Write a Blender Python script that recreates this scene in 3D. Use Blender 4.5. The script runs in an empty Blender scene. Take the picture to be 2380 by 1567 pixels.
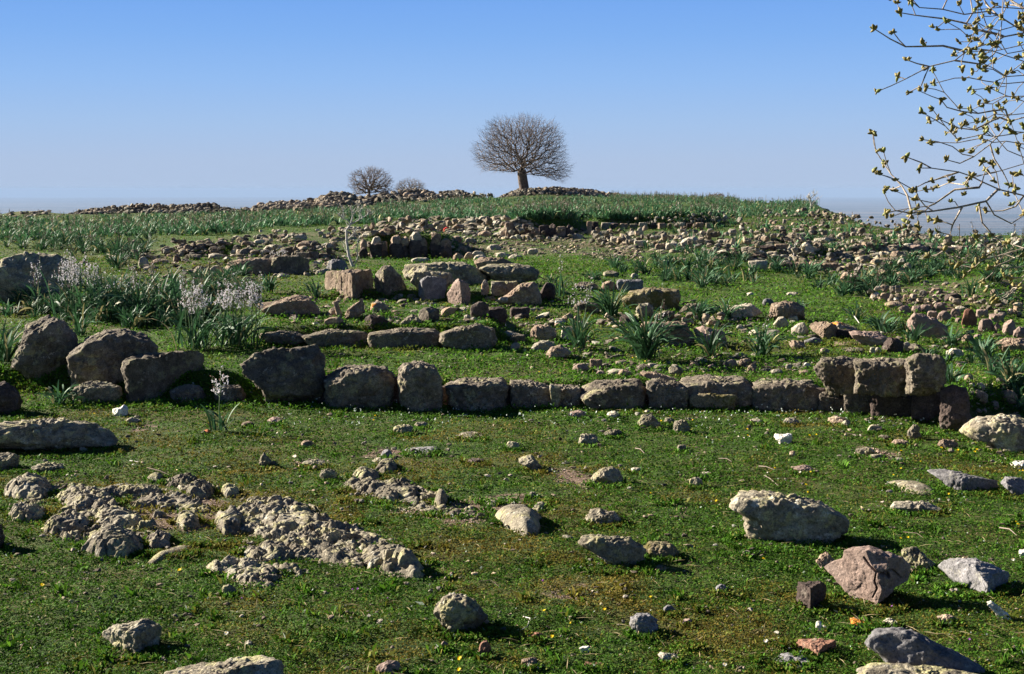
import bpy, math
import numpy as np
from mathutils import Vector

# ------------------------------------------------------------------ camera, sky, sun, exposure
SC = bpy.context.scene
COL = SC.collection
VW, VH, FPX, HORIZON, CAM_H = 2379.0, 1567.0, 3304.0, 440.0, 1.65
PITCH = math.atan((VH / 2 - HORIZON) / FPX)
cam_d = bpy.data.cameras.new("camera")
cam_d.sensor_width = 36.0
cam_d.lens = 36.0 * FPX / VW
cam_d.clip_end = 120000.0
cam = bpy.data.objects.new("camera", cam_d)
COL.objects.link(cam)
cam.location = (0, 0, CAM_H)
cam.rotation_euler = (math.pi / 2 - PITCH, 0, 0)
SC.camera = cam

SUN_EL, SUN_AZ = math.radians(23), math.radians(-64)      # azimuth from +Y towards +X
world = bpy.data.worlds.new("World")
SC.world = world
world.use_nodes = True
wn, wl = world.node_tree.nodes, world.node_tree.links
wn.clear()
sky = wn.new("ShaderNodeTexSky")
sky.sky_type = 'NISHITA'
sky.sun_disc = False
sky.sun_elevation = SUN_EL
sky.sun_rotation = SUN_AZ
sky.altitude = 300
sky.air_density = 1.0
sky.dust_density = 0.6
sky.ozone_density = 3.0
hs = wn.new("ShaderNodeHueSaturation")
hs.inputs['Saturation'].default_value = 1.25
bg = wn.new("ShaderNodeBackground")
bg.inputs['Strength'].default_value = 0.05
wo = wn.new("ShaderNodeOutputWorld")
wl.new(sky.outputs[0], hs.inputs['Color'])
# low band of clear spring air: lavender at the horizon, deep blue above; higher up darkened to cut fill light, physical sky only partly mixed in
wtc = wn.new("ShaderNodeTexCoord"); wsx = wn.new("ShaderNodeSeparateXYZ"); wl.new(wtc.outputs['Generated'], wsx.inputs[0])
wr = wn.new("ShaderNodeValToRGB")
we = wr.color_ramp.elements
while len(we) > 1: we.remove(we[-1])
SKYK = 10.0
for k_, (p_, c_) in enumerate([(0.0, (.44, .555, .755)), (.02, (.43, .555, .77)), (.045, (.375, .55, .83)), (.075, (.295, .51, .885)), (.105, (.225, .45, .885)), (.14, (.17, .385, .87)), (.2, (.04, .11, .34)), (.3, (.015, .045, .15)), (1, (.012, .03, .10))]):
    q_ = we[0] if k_ == 0 else we.new(p_)
    q_.position = p_; q_.color = tuple(x * .2975 for x in c_) + (1,)
wl.new(wsx.outputs[2], wr.inputs[0])
wsc = wn.new("ShaderNodeVectorMath"); wsc.operation = 'SCALE'; wsc.inputs['Scale'].default_value = 1 / 0.05
wl.new(wr.outputs[0], wsc.inputs[0])
wf = wn.new("ShaderNodeMapRange"); wf.inputs['From Min'].default_value = .2; wf.inputs['From Max'].default_value = .9; wf.inputs['To Max'].default_value = .35
wl.new(wsx.outputs[2], wf.inputs[0])
wm = wn.new("ShaderNodeMix"); wm.data_type = 'RGBA'
wl.new(wf.outputs[0], wm.inputs[0]); wl.new(wsc.outputs[0], wm.inputs[6]); wl.new(hs.outputs[0], wm.inputs[7])
wl.new(wm.outputs[2], bg.inputs[0])
wl.new(bg.outputs[0], wo.inputs[0])
sun_d = bpy.data.lights.new("sun", 'SUN')
sun_d.energy = 5.0
sun_d.angle = math.radians(0.5)
sun_d.color = (1.0, 0.92, 0.78)
sun = bpy.data.objects.new("sun", sun_d)
COL.objects.link(sun)
SUN_DIR = Vector((math.sin(SUN_AZ) * math.cos(SUN_EL), math.cos(SUN_AZ) * math.cos(SUN_EL), math.sin(SUN_EL)))
sun.rotation_euler = SUN_DIR.to_track_quat('Z', 'Y').to_euler()
SC.view_settings.view_transform = 'Standard'
SC.view_settings.look = 'None'
SC.view_settings.exposure = 1.75
SC.view_settings.gamma = 1.0

rng = np.random.default_rng(7)

# ------------------------------------------------------------------ noise
def _h(ix, iy, iz, seed):
    h = (ix * 374761393 + iy * 668265263 + iz * 2147483647 + seed * 974634777) & 0xFFFFFFFF
    h = ((h ^ (h >> 13)) * 1274126177) & 0xFFFFFFFF
    h = (h ^ (h >> 16)) & 0xFFFFFFFF
    h = (h * 2246822519) & 0xFFFFFFFF
    return (h ^ (h >> 15)) & 0xFFFFFFFF
def vnoise(p, seed=0):
    """value noise in -1..1, p (n,3)"""
    p = np.asarray(p, float)
    i = np.floor(p).astype(np.int64)
    f = p - i
    w = f * f * f * (f * (f * 6 - 15) + 10)
    out = 0
    for a in (0, 1):
        wa = w[:, 0] if a else 1 - w[:, 0]
        for b in (0, 1):
            wb = w[:, 1] if b else 1 - w[:, 1]
            for c in (0, 1):
                wc = w[:, 2] if c else 1 - w[:, 2]
                out = out + wa * wb * wc * (_h(i[:, 0] + a, i[:, 1] + b, i[:, 2] + c, seed) / 2147483648.0 - 1)
    return out
def fbm(p, octv=3, seed=0, gain=0.5):
    s, a, t = 0, 1.0, 0
    for k in range(octv):
        s = s + a * vnoise(p * (2.03 ** k) + 17.3 * k, seed + k)
        t += a
        a *= gain
    return s / t
def worley(p, seed=0):
    p = np.asarray(p, float)
    i = np.floor(p).astype(np.int64)
    d1 = np.full(len(p), 9.0); d2 = np.full(len(p), 9.0)
    for a in (-1, 0, 1):
        for b in (-1, 0, 1):
            for c in (-1, 0, 1):
                ix, iy, iz = i[:, 0] + a, i[:, 1] + b, i[:, 2] + c
                q = np.stack([ix + _h(ix, iy, iz, seed) / 4294967296.0, iy + _h(ix, iy, iz, seed + 11) / 4294967296.0,
                              iz + _h(ix, iy, iz, seed + 23) / 4294967296.0], 1)
                d = np.sqrt(((p - q) ** 2).sum(1))
                m = d < d1
                d2 = np.where(m, d1, np.minimum(d2, d))
                d1 = np.where(m, d, d1)
    return d1, d2
def n2(x, y, s, seed=0, octv=3):
    return fbm(np.stack([x / s, y / s, np.full(np.shape(x), 0.37)], 1), octv, seed)
def sstep(t):
    t = np.clip(t, 0, 1)
    return t * t * (3 - 2 * t)

# ------------------------------------------------------------------ from the photograph's pixels (2379 x 1567) to rays
CP, SP = math.cos(PITCH), math.sin(PITCH)
def ray(vx, vy):
    up = (VH / 2 - np.asarray(vy, float)) / FPX
    x = (np.asarray(vx, float) - VW / 2) / FPX
    dy = CP + up * SP
    return x / dy, (up * CP - SP) / dy           # X = a*Y, Z = CAM_H + b*Y

# ------------------------------------------------------------------ terrain height
COLS = [(-900, [(11.3, 865), (14, 775), (17, 705), (28, 592), (45, 540), (75, 505)]),
        (0, [(11.3, 865), (14, 775), (17, 703), (22, 640), (28, 592), (45, 540), (75, 506)]),
        (300, [(11.3, 862), (14, 770), (17, 700), (22, 636), (28, 585), (45, 534), (82, 497)]),
        (600, [(11.3, 862), (12.7, 806), (14, 762), (17, 692), (22, 632), (28, 578), (45, 526), (90, 489)]),
        (900, [(11.3, 865), (12.7, 806), (14, 758), (17, 692), (22, 632), (27, 600), (28.5, 582), (45, 515), (80, 480), (100, 466)]),
        (1200, [(11.3, 868), (12.7, 808), (14, 765), (17, 700), (22, 636), (27, 594), (40, 532), (60, 502), (90, 468), (125, 449)]),
        (1500, [(11.3, 866), (12.7, 812), (14, 768), (17, 704), (22, 636), (30, 572), (45, 520), (70, 488), (125, 456)]),
        (1700, [(11.3, 868), (12.7, 815), (14, 770), (17, 708), (22, 640), (30, 572), (45, 518), (70, 488), (125, 460)]),
        (1880, [(11.0, 875), (14, 775), (17, 708), (22, 640), (30, 574), (45, 522), (70, 492), (95, 470)]),
        (1905, [(11.0, 875), (14, 775), (17, 708), (22, 641), (30, 575), (45, 522), (70, 493), (88, 477)]),
        (1930, [(11.0, 876), (14, 776), (17, 709), (22, 642), (30, 575), (45, 522), (70, 495), (78, 487)]),
        (1955, [(10.9, 877), (14, 777), (17, 710), (22, 643), (30, 576), (45, 522), (68, 496)]),
        (1982, [(10.8, 878), (14, 778), (17, 711), (22, 644), (30, 577), (45, 523), (58, 508)]),
        (2010, [(10.8, 880), (14, 780), (17, 712), (22, 645), (30, 578), (46, 524)]),
        (2200, [(10.2, 905), (12, 848), (16, 742), (22, 648), (30, 588), (42, 550)]),
        (2379, [(10.2, 905), (12, 848), (16, 742), (22, 648), (30, 588), (40, 550)]),
        (3300, [(10.2, 905), (12, 848), (16, 742), (22, 648), (30, 590), (40, 552)])]
COLD = []
for cx, pr in COLS:
    ys = [p[0] for p in pr]
    zs = [CAM_H + float(ray(cx, p[1])[1]) * p[0] for p in pr]
    yc, zc = ys[-1], zs[-1]
    for d, dz in ((2, -.05), (6, -.5), (14, -3.0), (40, -17), (140, -62), (600, -240), (900, -252), (5000, -253)):
        ys.append(yc + d); zs.append(zc + dz)
    COLD.append((float(ray(cx, 600)[0]), np.array(ys), np.array(zs)))
CU = np.array([c[0] for c in COLD])
LINE = [(-900, 925), (0, 928), (300, 938), (1000, 948), (1650, 955), (1900, 965), (2150, 990), (2262, 1015), (2300, 985), (2380, 950), (3300, 940)]
LX, LY = [], []
for vx, vy in LINE:
    a, b = ray(vx, vy)
    Y = -CAM_H / b
    LX.append(float(a * Y)); LY.append(float(Y))
# extra ledges: (x0, x1, base vy, base Y, rise, fade back in m)
LEDGES = [(600, 1165, 805, 12.75, .15, 2.5), (835, 1060, 600, 26.8, .42, 7), (1180, 1345, 553, 37.0, .42, 28),
          (1370, 1660, 533, 40.5, .30, 28), (395, 560, 600, 26.0, .2, 4), (560, 790, 606, 25.0, .15, 4),
          (745, 1290, 705, 16.6, .10, 4), (1630, 1960, 610, 25.2, .18, 4), (1720, 1860, 572, 30, .15, 4), (1960, 2160, 583, 29.0, .15, 4)]
# stone heaps and mounds on the skyline: (vx, Y, half width px, height m, half depth m)
MOUNDS = [(350, 84, 150, .10, 4), (200, 82, 60, .05, 3), (455, 84, 80, .08, 4), (650, 86, 55, .28, 4), (790, 88, 55, .5, 4), (735, 86, 60, .2, 4), (880, 92, 50, .25, 5), (960, 98, 55, .5, 5),
          (1050, 108, 60, .6, 5), (1170, 118, 50, .1, 4), (1270, 121, 75, .35, 5), (1360, 122, 70, .25, 5), (60, 74, 90, .35, 3), (2150, 18.5, 60, .1, 1.5), (2300, 19, 90, .2, 2.5), (40, 1000, 1, 0, 1)]
def height(X, Y):
    X = np.asarray(X, float); Y = np.asarray(Y, float)
    u = X / np.maximum(Y, 3.0)
    Z = np.stack([np.interp(Y, ys, zs) for _, ys, zs in COLD], 0)
    j = np.clip(np.searchsorted(CU, u) - 1, 0, len(CU) - 2)
    t = np.clip((u - CU[j]) / (CU[j + 1] - CU[j]), 0, 1)
    t = t * .6 + sstep(t) * .4
    k = np.arange(len(X))
    z = Z[j, k] * (1 - t) + Z[j + 1, k] * t
    yl = np.interp(X, LX, LY) + .04 * vnoise(np.stack([X * 1.3, X * 0, X * 0], 1), 5)
    s = sstep((Y - yl - .05) / .35)
    z = z * s + (.015 * (1 - s))
    for x0, x1, vy, yb, rise, L in LEDGES:
        a0, a1 = ray(x0, vy)[0], ray(x1, vy)[0]
        e = .01
        w = sstep((u - a0 + e) / (2 * e)) * sstep((a1 - u + e) / (2 * e))
        z = z + rise * w * sstep((Y - yb) / (.02 * yb)) * (1 - sstep((Y - yb - 1) / L))
    for vx, yb, hw, h, hd in MOUNDS:
        a = ray(vx, 600)[0]
        q = ((u - a) / (hw / FPX)) ** 2 + ((Y - yb) / hd) ** 2
        z = z + h * np.exp(-q * 1.2)
    far = np.clip(Y / 60, 0, 1)
    z = z + n2(X, Y, 1.6, 3) * (.022 + .06 * far) + n2(X, Y, .35, 9, 2) * .012 * (1 - far) + n2(X, Y, 7, 4) * .10 * far
    return z
_YS = np.concatenate([np.geomspace(2.5, 60, 900), np.geomspace(60.2, 160, 300)])
def hit(vx, vy):
    """the ground point seen at a pixel of the photograph"""
    a, b = ray(vx, vy)
    zt = hfast(a * _YS, _YS)
    d = CAM_H + b * _YS - zt
    k = np.argmax(d < 0)
    if d[k] >= 0:
        k = len(_YS) - 1
    if k > 0 and d[k] < 0:
        t = d[k - 1] / (d[k - 1] - d[k])
        Y = _YS[k - 1] + t * (_YS[k] - _YS[k - 1])
    else:
        Y = _YS[k]
    return float(a * Y), float(Y), float(CAM_H + b * Y)
_TU = np.linspace(-.47, .47, 900); _TY = np.linspace(math.log(2.4), math.log(165.0), 1300)
_GY, _GU = np.meshgrid(np.exp(_TY), _TU, indexing='ij')
_TAB = height((_GU * _GY).ravel(), _GY.ravel()).reshape(_GY.shape)
def hfast(X, Y):
    u = (X / Y + .47) / .94 * 899; v = (np.log(Y) - _TY[0]) / (_TY[-1] - _TY[0]) * 1299
    u = np.clip(u, 0, 898.999); v = np.clip(v, 0, 1298.999)
    i = u.astype(int); j = v.astype(int); fu = u - i; fv = v - j
    return (_TAB[j, i] * (1 - fu) + _TAB[j, i + 1] * fu) * (1 - fv) + (_TAB[j + 1, i] * (1 - fu) + _TAB[j + 1, i + 1] * fu) * fv
def hits(vx, vy):
    """vectorised: ground points for many pixels (n,3)"""
    a, b = ray(vx, vy)
    Yr = np.full(len(a), 160.0); done = np.zeros(len(a), bool)
    act = np.arange(len(a)); prev = None
    for y in np.geomspace(2.5, 160, 420):
        d = CAM_H + b[act] * y - hfast(a[act] * y, np.full(len(act), y))
        if prev is not None:
            m = d < 0
            if m.any():
                t = prev[m] / np.maximum(prev[m] - d[m], 1e-9)
                Yr[act[m]] = yp + np.clip(t, 0, 1) * (y - yp)
                done[act[m]] = True
                act = act[~m]; d = d[~m]
        prev, yp = d, y
        if len(act) == 0: break
    X = a * Yr
    return np.stack([X, Yr, hfast(X, Yr)], 1), done
def inpoly(px, py, poly):
    px = np.asarray(px, float); py = np.asarray(py, float)
    r = np.zeros(px.shape, bool)
    n = len(poly)
    for i in range(n):
        x0, y0 = poly[i]; x1, y1 = poly[(i + 1) % n]
        if y0 == y1: continue
        c = ((y0 > py) != (y1 > py)) & (px < (x1 - x0) * (py - y0) / (y1 - y0) + x0)
        r ^= c
    return r

# ------------------------------------------------------------------ object helpers
def tag(o, label=None, cat=None, group=None, kind=None):
    if label: o['label'] = label
    if cat: o['category'] = cat
    if group: o['group'] = group
    if kind: o['kind'] = kind
    return o
def mesh_obj(name, V, F, mat, parent=None, smooth=True, attrs=None):
    V = np.asarray(V, np.float32)
    me = bpy.data.meshes.new(name)
    if isinstance(F, np.ndarray):
        k = F.shape[1]
        me.vertices.add(len(V)); me.vertices.foreach_set('co', V.ravel())
        me.loops.add(F.size); me.loops.foreach_set('vertex_index', F.astype(np.int32).ravel())
        me.polygons.add(len(F)); me.polygons.foreach_set('loop_start', np.arange(0, F.size, k, dtype=np.int32))
        me.update(calc_edges=True)
    else:
        me.from_pydata([tuple(v) for v in V], [], F)
    if smooth:
        me.polygons.foreach_set('use_smooth', np.ones(len(me.polygons), bool))
    for an, av in (attrs or {}).items():
        at = me.attributes.new(an, 'FLOAT_COLOR' if av.ndim == 2 else 'FLOAT', 'POINT')
        at.data.foreach_set('color' if av.ndim == 2 else 'value', av.astype(np.float32).ravel())
    me.materials.append(mat)
    o = bpy.data.objects.new(name, me)
    COL.objects.link(o)
    if parent: o.parent = parent
    return o
def empty(name, loc):
    o = bpy.data.objects.new(name, None)
    COL.objects.link(o)
    o.location = loc
    return o
def copy_tree(o, parent=None):
    c = o.copy(); COL.objects.link(c); c.parent = parent
    for ch in list(o.children): copy_tree(ch, c)
    return c
def tubes(paths, sides=5):
    """paths: list of (pts (k,3), radii (k,)) -> V, F quads"""
    VV, FF, base = [], [], 0
    for pts, rad in paths:
        pts = np.asarray(pts, float); rad = np.asarray(rad, float)
        k = len(pts)
        tg = np.gradient(pts, axis=0)
        tg /= np.maximum(np.linalg.norm(tg, axis=1, keepdims=True), 1e-9)
        ref = np.array([0.31, 0.22, 0.92]) if abs(tg[0, 2]) < .9 else np.array([1.0, 0.1, 0])
        s = np.cross(tg, ref); s /= np.maximum(np.linalg.norm(s, axis=1, keepdims=True), 1e-9)
        t = np.cross(tg, s)
        an = np.arange(sides) * 2 * math.pi / sides
        ring = pts[:, None] + rad[:, None, None] * (np.cos(an)[None, :, None] * s[:, None] + np.sin(an)[None, :, None] * t[:, None])
        VV.append(ring.reshape(-1, 3))
        i = np.arange(k - 1)[:, None] * sides; j = np.arange(sides)[None]
        a = base + i + j; b = base + i + (j + 1) % sides
        FF.append(np.stack([a, b, b + sides, a + sides], -1).reshape(-1, 4))
        base += k * sides
    return np.concatenate(VV), np.concatenate(FF)
# ------------------------------------------------------------------ materials
def new_mat(name):
    m = bpy.data.materials.new(name)
    m.use_nodes = True
    nt = m.node_tree
    b = nt.nodes['Principled BSDF']
    b.inputs['Roughness'].default_value = .9
    b.inputs['Specular IOR Level'].default_value = .2
    return m, nt, b
def N(nt, t, **kw):
    n = nt.nodes.new(t)
    for k, v in kw.items():
        if k in n.inputs: n.inputs[k].default_value = v
        else: setattr(n, k, v)
    return n
def noise(nt, vec, scale, detail=5, rough=.6):
    n = N(nt, 'ShaderNodeTexNoise', Scale=scale, Detail=detail, Roughness=rough)
    nt.links.new(vec, n.inputs['Vector'])
    return n.outputs[0]
def ramp(nt, fac, stops):
    r = nt.nodes.new('ShaderNodeValToRGB')
    e = r.color_ramp.elements
    while len(e) > 1: e.remove(e[-1])
    e[0].position = stops[0][0]; e[0].color = tuple(stops[0][1]) + (1,) if len(stops[0][1]) == 3 else stops[0][1]
    for p, c in stops[1:]:
        q = e.new(p); q.color = tuple(c) + (1,)
    nt.links.new(fac, r.inputs[0])
    return r.outputs[0]
def mix(nt, fac, a, b, blend='MIX'):
    m = nt.nodes.new('ShaderNodeMix'); m.data_type = 'RGBA'; m.blend_type = blend
    for s, v in ((0, fac), (6, a), (7, b)):
        if isinstance(v, (int, float)): m.inputs[s].default_value = v
        elif isinstance(v, tuple): m.inputs[s].default_value = v + (1,) if len(v) == 3 else v
        else: nt.links.new(v, m.inputs[s])
    return m.outputs[2]
G = lambda v: (v, v, v)
def rock_mat(name, c1, c2, c3, lichen=(.42, .40, .2), lich_amt=.5, pale=(.5, .48, .42), pale_amt=.3, orange=0.0, bump=.6, pits=.5, fine=1.0, moss=0.0, tone=False):
    m, nt, b = new_mat(name)
    L = nt.links
    tc = N(nt, 'ShaderNodeTexCoord'); oi = N(nt, 'ShaderNodeObjectInfo')
    add = N(nt, 'ShaderNodeVectorMath', operation='MULTIPLY_ADD')
    cx = N(nt, 'ShaderNodeCombineXYZ')
    for i in range(3): L.new(oi.outputs['Random'], cx.inputs[i])
    L.new(cx.outputs[0], add.inputs[0]); add.inputs[1].default_value = (37, 23, 51); L.new(tc.outputs['Object'], add.inputs[2])
    v = add.outputs[0]
    big = noise(nt, v, 5 * fine, 6, .65)
    mid = noise(nt, v, 22 * fine, 5, .7)
    fin = noise(nt, v, 110 * fine, 3, .7)
    base = ramp(nt, big, [(.3, c1), (.5, c2), (.68, c3)])
    col = mix(nt, ramp(nt, mid, [(.42, G(0)), (.62, G(.55))]), base, tuple(x * .55 for x in c1))
    lm = ramp(nt, noise(nt, v, 9 * fine, 7, .75), [(.62 - .25 * lich_amt, G(0)), (.70 - .22 * lich_amt, G(.85))])
    col = mix(nt, lm, col, lichen)
    pm = ramp(nt, noise(nt, v, 16 * fine, 6, .7), [(.68 - .2 * pale_amt, G(0)), (.74 - .2 * pale_amt, G(.8))])
    col = mix(nt, pm, col, pale)
    if orange:
        om = ramp(nt, noise(nt, v, 6.5 * fine, 5, .6), [(.74 - orange * .25, G(0)), (.78 - orange * .25, G(.95))])
        col = mix(nt, om, col, (.55, .2, .02))
    if moss:
        mm = ramp(nt, noise(nt, v, 6 * fine, 6, .7), [(.66 - moss * .25, G(0)), (.72 - moss * .25, G(.85))])
        col = mix(nt, mm, col, (.10, .085, .02))
    # dark specks
    sp = ramp(nt, fin, [(.28, G(.2)), (.44, G(.9)), (.56, G(1.1)), (.72, G(1.6))])
    col = mix(nt, .9, col, sp, 'MULTIPLY')
    # each stone a little lighter or darker
    rv = N(nt, 'ShaderNodeMapRange'); rv.inputs['To Min'].default_value = .78; rv.inputs['To Max'].default_value = 1.18
    L.new(oi.outputs['Random'], rv.inputs[0])
    mu = N(nt, 'ShaderNodeVectorMath', operation='SCALE'); L.new(col, mu.inputs[0]); L.new(rv.outputs[0], mu.inputs['Scale'])
    fin_c = mu.outputs[0]
    if tone:
        ta = N(nt, 'ShaderNodeAttribute', attribute_name='tone'); fin_c = mix(nt, 1.0, fin_c, ta.outputs['Color'], 'MULTIPLY')
    L.new(fin_c, b.inputs['Base Color'])
    vo = N(nt, 'ShaderNodeTexVoronoi', Scale=30 * fine); L.new(v, vo.inputs['Vector'])
    vr = ramp(nt, vo.outputs['Distance'], [(0, G(0)), (.35 , G(1))])
    h1 = mix(nt, .5, mid, fin)
    h2 = mix(nt, pits * .5, h1, vr)
    bp = N(nt, 'ShaderNodeBump', Strength=bump, Distance=.022 / fine); L.new(h2, bp.inputs['Height'])
    L.new(bp.outputs[0], b.inputs['Normal'])
    return m
M = {}
M['lichen'] = rock_mat('lichen_rock', (.13, .105, .08), (.26, .225, .165), (.36, .325, .25), (.41, .375, .19), .45, (.48, .45, .37), .5, bump=.9, pits=.8)
M['wall'] = rock_mat('wall_stone', (.085, .068, .052), (.17, .14, .108), (.28, .24, .185), (.30, .27, .15), .35, (.40, .35, .28), .4, orange=.10, bump=.9, pits=.8)
M['brown'] = rock_mat('brown_andesite', (.18, .12, .085), (.30, .22, .16), (.40, .31, .23), (.40, .35, .19), .25, (.48, .42, .34), .3, orange=.12, bump=.6)
M['pink'] = rock_mat('pink_andesite', (.20, .14, .115), (.29, .21, .175), (.34, .255, .215), (.36, .30, .22), .08, (.40, .33, .28), .1, bump=.35, pits=.3, fine=1.5)
M['grey'] = rock_mat('grey_stone', (.13, .125, .13), (.21, .2, .205), (.27, .255, .26), (.33, .31, .24), .15, (.38, .36, .34), .15, bump=.4, pits=.3)
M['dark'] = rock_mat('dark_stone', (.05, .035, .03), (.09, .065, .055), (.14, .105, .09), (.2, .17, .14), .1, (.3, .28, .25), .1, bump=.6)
M['red'] = rock_mat('reddish_stone', (.16, .07, .045), (.24, .12, .08), (.30, .18, .13), (.3, .26, .2), .1, (.38, .30, .26), .1, bump=.5)
M['pale'] = rock_mat('pale_stone', (.28, .24, .18), (.42, .37, .29), (.52, .46, .36), (.5, .45, .25), .25, (.6, .56, .46), .4, bump=.5)
M['white'] = rock_mat('white_marble', (.55, .5, .42), (.72, .68, .6), (.8, .77, .7), (.75, .7, .6), .1, (.85, .83, .78), .3, bump=.3, pits=.2)
M['orange'] = rock_mat('orange_lichen_stone', (.20, .15, .11), (.3, .25, .2), (.38, .33, .27), (.42, .4, .2), .3, (.5, .47, .4), .5, orange=.75, bump=.6)
M['moss'] = rock_mat('mossy_stone', (.16, .13, .08), (.24, .19, .12), (.32, .27, .18), (.3, .27, .14), .4, (.38, .34, .26), .3, moss=.7, orange=.15, bump=.9)
M['far'] = rock_mat('far_rubble', (.10, .085, .07), (.20, .165, .125), (.32, .28, .21), (.30, .27, .17), .3, (.42, .39, .32), .4, bump=.5, fine=.35, tone=True)
M['gravel'] = rock_mat('pink_gravel', (.25, .17, .13), (.38, .28, .22), (.48, .38, .3), (.45, .4, .3), .2, (.6, .54, .46), .5, bump=.5, fine=.8, tone=True)

def attr_mat(name, rough=.6, spec=.4, trans=0.0):
    m, nt, b = new_mat(name)
    a = N(nt, 'ShaderNodeAttribute', attribute_name='col')
    nt.links.new(a.outputs['Color'], b.inputs['Base Color'])
    b.inputs['Roughness'].default_value = rough
    b.inputs['Specular IOR Level'].default_value = spec
    if trans:
        t = N(nt, 'ShaderNodeBsdfTranslucent')
        nt.links.new(a.outputs['Color'], t.inputs['Color'])
        ms = N(nt, 'ShaderNodeMixShader'); ms.inputs[0].default_value = trans
        out = nt.nodes['Material Output']
        nt.links.new(b.outputs[0], ms.inputs[1]); nt.links.new(t.outputs[0], ms.inputs[2]); nt.links.new(ms.outputs[0], out.inputs[0])
    return m
M['leaf'] = attr_mat('turf_leaves', .8, .12, .3)
M['asph'] = attr_mat('asphodel_leaf', .6, .22, .2)
M['flower'] = attr_mat('flower_petals', .6, .3, .3)
M['bud'] = attr_mat('plane_tree_buds', .55, .4, .25)
def bark_mat(name, c1, c2, sc=60, bump=.5):
    m, nt, b = new_mat(name)
    tc = N(nt, 'ShaderNodeTexCoord')
    n = noise(nt, tc.outputs['Object'], sc, 5, .7)
    nt.links.new(ramp(nt, n, [(.38, c1), (.62, c2)]), b.inputs['Base Color'])
    bp = N(nt, 'ShaderNodeBump', Strength=bump, Distance=.01); nt.links.new(n, bp.inputs['Height']); nt.links.new(bp.outputs[0], b.inputs['Normal'])
    return m
M['bark_pale'] = bark_mat('pale_plane_bark', (.17, .13, .10), (.42, .36, .29), 45)
M['bark_dark'] = bark_mat('grey_brown_bark', (.07, .05, .04), (.16, .12, .095), 6)
M['twig_grey'] = bark_mat('bare_twig', (.16, .12, .10), (.28, .22, .185), 6)
M['bark_white'] = bark_mat('bleached_wood', (.36, .34, .31), (.6, .57, .53), 40)
M['cloth_red'] = bark_mat('red_cloth', (.35, .02, .02), (.5, .04, .03), 20)
M['cloth_blue'] = bark_mat('blue_plastic', (.15, .3, .6), (.35, .5, .8), 20)
M['tile'] = bark_mat('orange_clay_shard', (.45, .13, .05), (.6, .22, .1), 60)

def ground_mat():
    m, nt, b = new_mat('grassy_ground')
    L = nt.links
    geo = N(nt, 'ShaderNodeNewGeometry')
    v = geo.outputs['Position']
    soil = N(nt, 'ShaderNodeAttribute', attribute_name='soil')
    lush = N(nt, 'ShaderNodeAttribute', attribute_name='lush')
    n1 = noise(nt, v, 1.1, 6, .65); n2_ = noise(nt, v, 9, 6, .7); n3 = noise(nt, v, 70, 4, .7)
    g = ramp(nt, n2_, [(.3, (.02, .045, .006)), (.5, (.045, .085, .011)), (.7, (.08, .13, .018))])
    br = ramp(nt, n2_, [(.3, (.06, .045, .015)), (.55, (.13, .095, .03)), (.75, (.18, .14, .05))])
    mm = ramp(nt, n1, [(.45, G(0)), (.68, G(.8))])
    c = mix(nt, mm, g, br)
    gl = ramp(nt, n2_, [(.3, (.035, .07, .008)), (.6, (.065, .12, .014)), (.75, (.09, .14, .03))])
    c = mix(nt, lush.outputs['Fac'], c, gl)
    s = ramp(nt, n3, [(.3, (.07, .045, .03)), (.5, (.19, .125, .09)), (.65, (.32, .24, .18))])
    sf = N(nt, 'ShaderNodeMath', operation='MULTIPLY_ADD'); L.new(n2_, sf.inputs[0]); sf.inputs[1].default_value = 1.2; sf.inputs[2].default_value = -.6
    sa = N(nt, 'ShaderNodeMath', operation='ADD'); L.new(sf.outputs[0], sa.inputs[0]); L.new(soil.outputs['Fac'], sa.inputs[1])
    c = mix(nt, ramp(nt, sa.outputs[0], [(.42, G(0)), (.6, G(1))]), c, s)
    c = mix(nt, .7, c, ramp(nt, n3, [(.3, G(.5)), (.55, G(1)), (.7, G(1.3))]), 'MULTIPLY')
    L.new(c, b.inputs['Base Color'])
    h = mix(nt, .5, n2_, n3)
    bp = N(nt, 'ShaderNodeBump', Strength=.9, Distance=.04); L.new(h, bp.inputs['Height']); L.new(bp.outputs[0], b.inputs['Normal'])
    return m
M['ground'] = ground_mat()
def plain_mat():
    m, nt, b = new_mat('distant_farmland')
    L = nt.links
    geo = N(nt, 'ShaderNodeNewGeometry')
    mp = N(nt, 'ShaderNodeMapping'); mp.inputs['Scale'].default_value = (.00005, .0005, 1); mp.inputs['Rotation'].default_value = (0, 0, .12)
    L.new(geo.outputs['Position'], mp.inputs[0])
    n = noise(nt, mp.outputs[0], 1.6, 4, .55)
    mp2 = N(nt, 'ShaderNodeMapping'); mp2.inputs['Scale'].default_value = (.0009, .0022, 1)
    L.new(geo.outputs['Position'], mp2.inputs[0])
    vo = N(nt, 'ShaderNodeTexVoronoi', Scale=1.0); L.new(mp2.outputs[0], vo.inputs['Vector'])
    c = ramp(nt, n, [(.36, (.015, .03, .05)), (.47, (.03, .05, .07)), (.53, (.22, .18, .17)), (.60, (.03, .05, .08)), (.7, (.14, .13, .12))])  # bands tinted blue for distance haze, besides the haze volume
    f = ramp(nt, vo.outputs['Color'], [(.2, (.02, .035, .04)), (.5, (.05, .06, .055)), (.8, (.15, .13, .11))])
    L.new(mix(nt, .35, c, f), b.inputs['Base Color'])
    return m
M['plain'] = plain_mat()

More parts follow.
